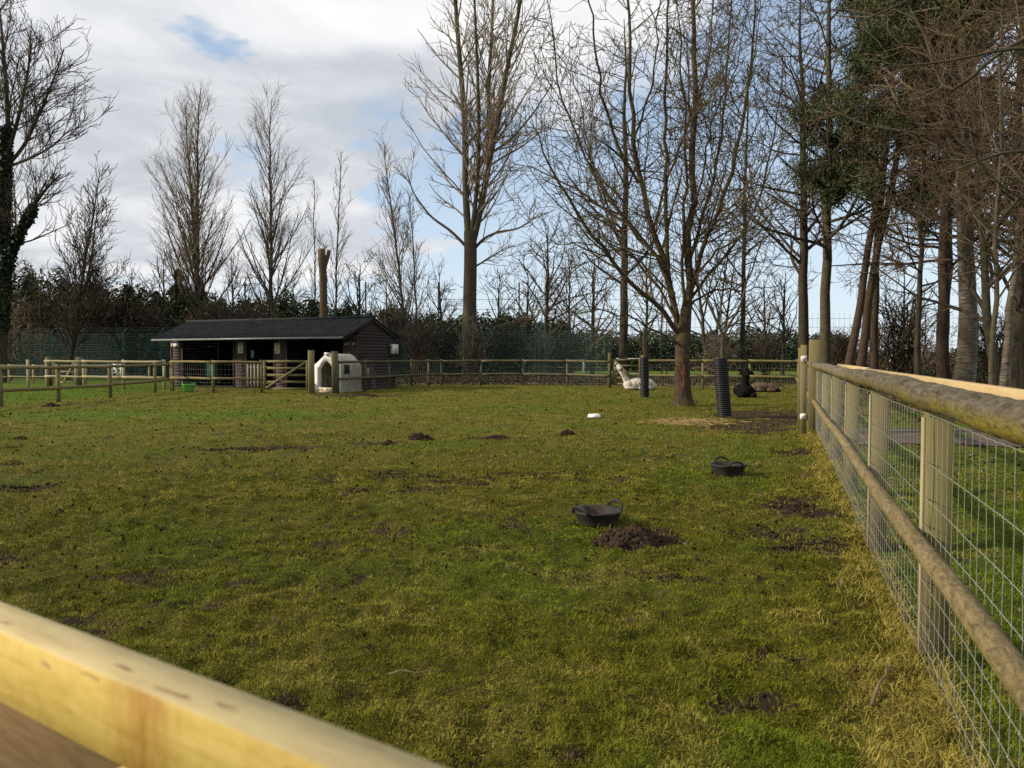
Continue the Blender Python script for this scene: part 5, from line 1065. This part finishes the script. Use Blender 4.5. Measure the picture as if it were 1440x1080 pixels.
# --- the right hand trees
GT = "tall bare trees behind the back right corner"
plant("bare_tree", "tall bare tree seen behind the field tree's left side", "tree", T(876, 43), bare_tree('tall', 71, 20, .27, .0105, .8), ('barkdark', 'twig'), GT)
plant("bare_tree", "slim tall bare tree above the black alpaca", "tree", T(1043, 44), bare_tree('tall', 72, 18, .17, .0105, .8), ('barkdark', 'twig'), GT)
plant("bare_tree", "three stemmed dark bare tree right of the field tree", "tree", T(1000, 42), bare_tree('round', 73, 9, .13, .0105, .7, stems=3), ('barkdark', 'twig'), GT)
plant("bare_tree", "tall dark straight tree just left of the tall fence post", "tree", T(1130, 36), bare_tree('tall', 74, 19, .27, .0095, .95, lean=(-.3, 0)), ('barkdark', 'twig'), GT)
plant("bare_tree", "tall grey bare tree rising behind the tall fence post", "tree", T(1160, 33), bare_tree('tall', 75, 21, .24, .0085, 1.1, lean=(-.5, 0)), ('barkpop', 'twig'), GT)
def pine(label, px, Y, h, r0, lean, seed, t0=.42):
    r = np.random.default_rng(seed); p = gx(px, Y); root = thing("pine_tree", label, "tree", p, "pines behind the fence corner"); P = trunk_line(h, r, lean, .012) + p; rad = taper(16, r0, .04); tk = MB(); tk.tubes(P, rad, 12)
    q1 = spawn(P[None], rad[None], r, count=42, t0=t0, t1=.99, ang=(55, 95), length=lambda t, L, r: h * .20 * np.clip(1.2 - t, 0, 1) ** .5 * r.uniform(.5, 1.15, len(t)) + .4, n=7, up=.2, jit=.1, rs=.35, rmax=.06, rmin=.015); tk.tubes(q1[0], q1[1], 5)
    q2 = spawn(*q1, r, dens=1.8, t0=.35, t1=1, ang=(30, 70), length=lambda t, L, r: r.uniform(.3, 1.0, len(t)), n=4, up=.3, jit=.12, rs=.5, rmin=.01); tk.tubes(q2[0], q2[1], 3); tk.build("trunk", MT['barkpine'], root, smooth=True)
    tips = np.concatenate([q2[0][:, -1], q2[0][:, 2], q1[0][:, -1]]); k = 85; n = len(tips) * k; c = np.repeat(tips, k, axis=0) + r.normal(0, .24, (n, 3)); d = nrm(r.normal(0, 1, (n, 3)) + [0, 0, .5]); Ln = r.uniform(.16, .34, n)[:, None]; sd = nrm(np.cross(d, r.normal(0, 1, (n, 3)))) * .024
    mb = MB(); mb.add(np.stack([c - sd, c + sd, c + d * Ln], 1), None, np.arange(n * 3).reshape(-1, 3), A=np.repeat(np.repeat(r.uniform(0, 1, len(tips)), k) * .7 + r.uniform(0, .3, n), 3)); mb.build("needles", MT['pineneedle'], root)
pine("leaning pine with dark green needles, left of the pine pair", 1190, 31, 17.5, .17, (2.3, 0), 81, .36)
pine("second leaning pine, trunk crossing low near the ground", 1203, 32.5, 18.5, .19, (2.7, .6), 82, .40)
pine("straight pine right of the two leaning pines", 1228, 33, 19.5, .18, (.6, 0), 83, .38)
plant("bare_tree", "slim dark tree behind the reddish pine trunk", "tree", T(1322, 34), bare_tree('tall', 76, 20, .22, .009, 1.1), ('barkdark', 'twigred'))
pine("reddish pine trunk pressed against the big birch", 1331, 25.5, 17, .20, (.4, .3), 84, .55)
plant("birch_tree", "big birch with banded pale trunk beside the reddish pine", "tree", T(1350, 25), bare_tree('tall', 77, 20, .30, .008, 1.25, lean=(-.25, 0)), ('birch', 'twigred'), "birches on the right")
plant("birch_tree", "slim white birch stem, right of the big birch", "tree", T(1410, 21), bare_tree('tall', 78, 14, .11, .007, 1.1, lean=(.5, 0)), ('birch', 'twigred'), "birches on the right")
plant("bare_tree", "forked grey tree between the big birch and white stem", "tree", T(1400, 21.4), bare_tree('round', 79, 10, .14, .007, 1.0, lean=(-.8, .3)), ('barkpop', 'twigred'))
plant("bare_tree", "curved mossy trunk near the right edge of the picture", "tree", T(1424, 22.5), bare_tree('round', 80, 11, .12, .007, 1.1, lean=(1.2, 0)), ('barkpop', 'twigmoss'))
plant("bare_tree", "thick dark trunk behind the birches at right edge", "tree", T(1432, 29), bare_tree('tall', 85, 18, .30, .009, 1.1), ('barkdark', 'twigred'))
def overhang():
    Y = 11.5; r = np.random.default_rng(41); p = gx(1640, Y); root = thing("bare_tree", "near tree outside the frame whose bare branches hang in from the right", "tree", p); tk = MB(); cr = MB()
    q, rad = px_limb([(1640, 640), (1635, 450), (1640, 250), (1650, 60), (1660, -150)], Y, 0, .17, .05, 18); tk.tubes(q, rad, 10); LQ = []; LR = []
    for pts, dy, a, b in [([(1640, 330), (1560, 240), (1480, 213), (1405, 212), (1365, 232), (1310, 252)], -.5, .05, .006), ([(1645, 200), (1560, 90), (1440, 62), (1330, 88), (1220, 96)], .8, .045, .005), ([(1650, 60), (1540, 10), (1400, 70), (1330, 150), (1290, 10), (1230, 12)], 1.5, .045, .005), ([(1638, 420), (1560, 330), (1480, 290), (1420, 240), (1390, 190), (1375, 100)], 1.0, .045, .006), ([(1640, 400), (1570, 380), (1480, 300), (1400, 260), (1350, 190)], -1.0, .03, .005), ([(1650, 100), (1560, -20), (1450, -60), (1300, -10), (1190, 40)], -.8, .05, .006), ([(1640, 300), (1540, 230), (1470, 160), (1440, 60), (1420, -40)], .6, .04, .006), ([(1638, 430), (1580, 400), (1500, 390), (1440, 360), (1400, 340)], .2, .03, .005)]:
        q, rad = px_limb(pts, Y, dy, a, b); tk.tubes(q, rad, 7); LQ.append(q); LR.append(rad)
    tk.build("trunk", MT['barkpop'], root, smooth=True); q1 = spawn(np.array(LQ), np.array(LR), r, dens=3.2, t0=.15, t1=1, ang=(35, 70), length=lambda t, L, r: r.uniform(.25, 1.0, len(t)), n=6, up=.1, jit=.13, rs=.4, rmax=.012, rmin=.0035); q2 = spawn(*q1, r, dens=4.0, t0=.15, t1=1, ang=(35, 70), length=lambda t, L, r: r.uniform(.1, .4, len(t)), n=4, up=.1, jit=.13, rs=.6, rmin=.0028)
    for q in (q1, q2): cr.tubes(q[0], q[1], 3)
    cr.build("crown", MT['twigred'], root)
overhang()
GR = "brown twiggy trees on the right bank"
plant("bare_tree", "dense brown twigged tree right of the pines", "tree", T(1290, 27), bare_tree('tall', 86, 13, .11, .007, 1.1, spread=1.15), ('barkdark', 'twigred'), GR)
plant("bare_tree", "dense brown twigged tree above the right fence rail", "tree", T(1395, 18.5), bare_tree('tall', 87, 10.5, .07, .005, 1.1, spread=1.2), ('barkpop', 'twigred'), GR)
plant("bare_tree", "dense brown twigged tree at the far right edge", "tree", T(1470, 20), bare_tree('tall', 88, 12, .11, .0055, 1.1, spread=1.2), ('barkdark', 'twigred'), GR)

# ------------------------------------------------------------------ goals beyond the fence
def goal(label, a, b, hh, dep):
    root = thing("goal_frame", label, "goal", a, "white goals in the field beyond"); a = np.asarray(a); b = np.asarray(b); k = np.array([0, dep, 0])
    for q, nm in (((a, a + [0, 0, hh]), "upright"), ((b, b + [0, 0, hh]), "upright"), ((a + [0, 0, hh], b + [0, 0, hh]), "crossbar"), ((a + k, a + [0, 0, hh]), "stay"), ((b + k, b + [0, 0, hh]), "stay"), ((a + k, b + k), "back_bar")):
        mb = MB(); mb.tubes(np.array(q), .05, 8, cap=True); mb.build(nm, MT['whitepaint'], root, smooth=True)
goal("low white goal frame seen through the back fence's rails", gx(772, 60), gx(821, 60), 1.15, 1.2)
goal("white goal frame with netting stay behind right hand trees", gx(1257, 58), gx(1296, 57), 2.0, 1.5)
goal("white goal frame just right of the back gate", gx(866, 62), gx(905, 62), 1.25, 1.2)

# ------------------------------------------------------------------ render
scene.view_settings.view_transform = 'Standard'; scene.view_settings.look = 'None'; scene.view_settings.exposure = 0; scene.view_settings.gamma = 1
scene.render.film_transparent = False
scene.cycles.max_bounces = 5; scene.cycles.diffuse_bounces = 2; scene.cycles.glossy_bounces = 2; scene.cycles.use_denoising = False; scene.cycles.adaptive_threshold = .01; scene.cycles.sample_clamp_indirect = 2.0; scene.cycles.sample_clamp_direct = 8.0; scene.cycles.caustics_reflective = False; scene.cycles.caustics_refractive = False
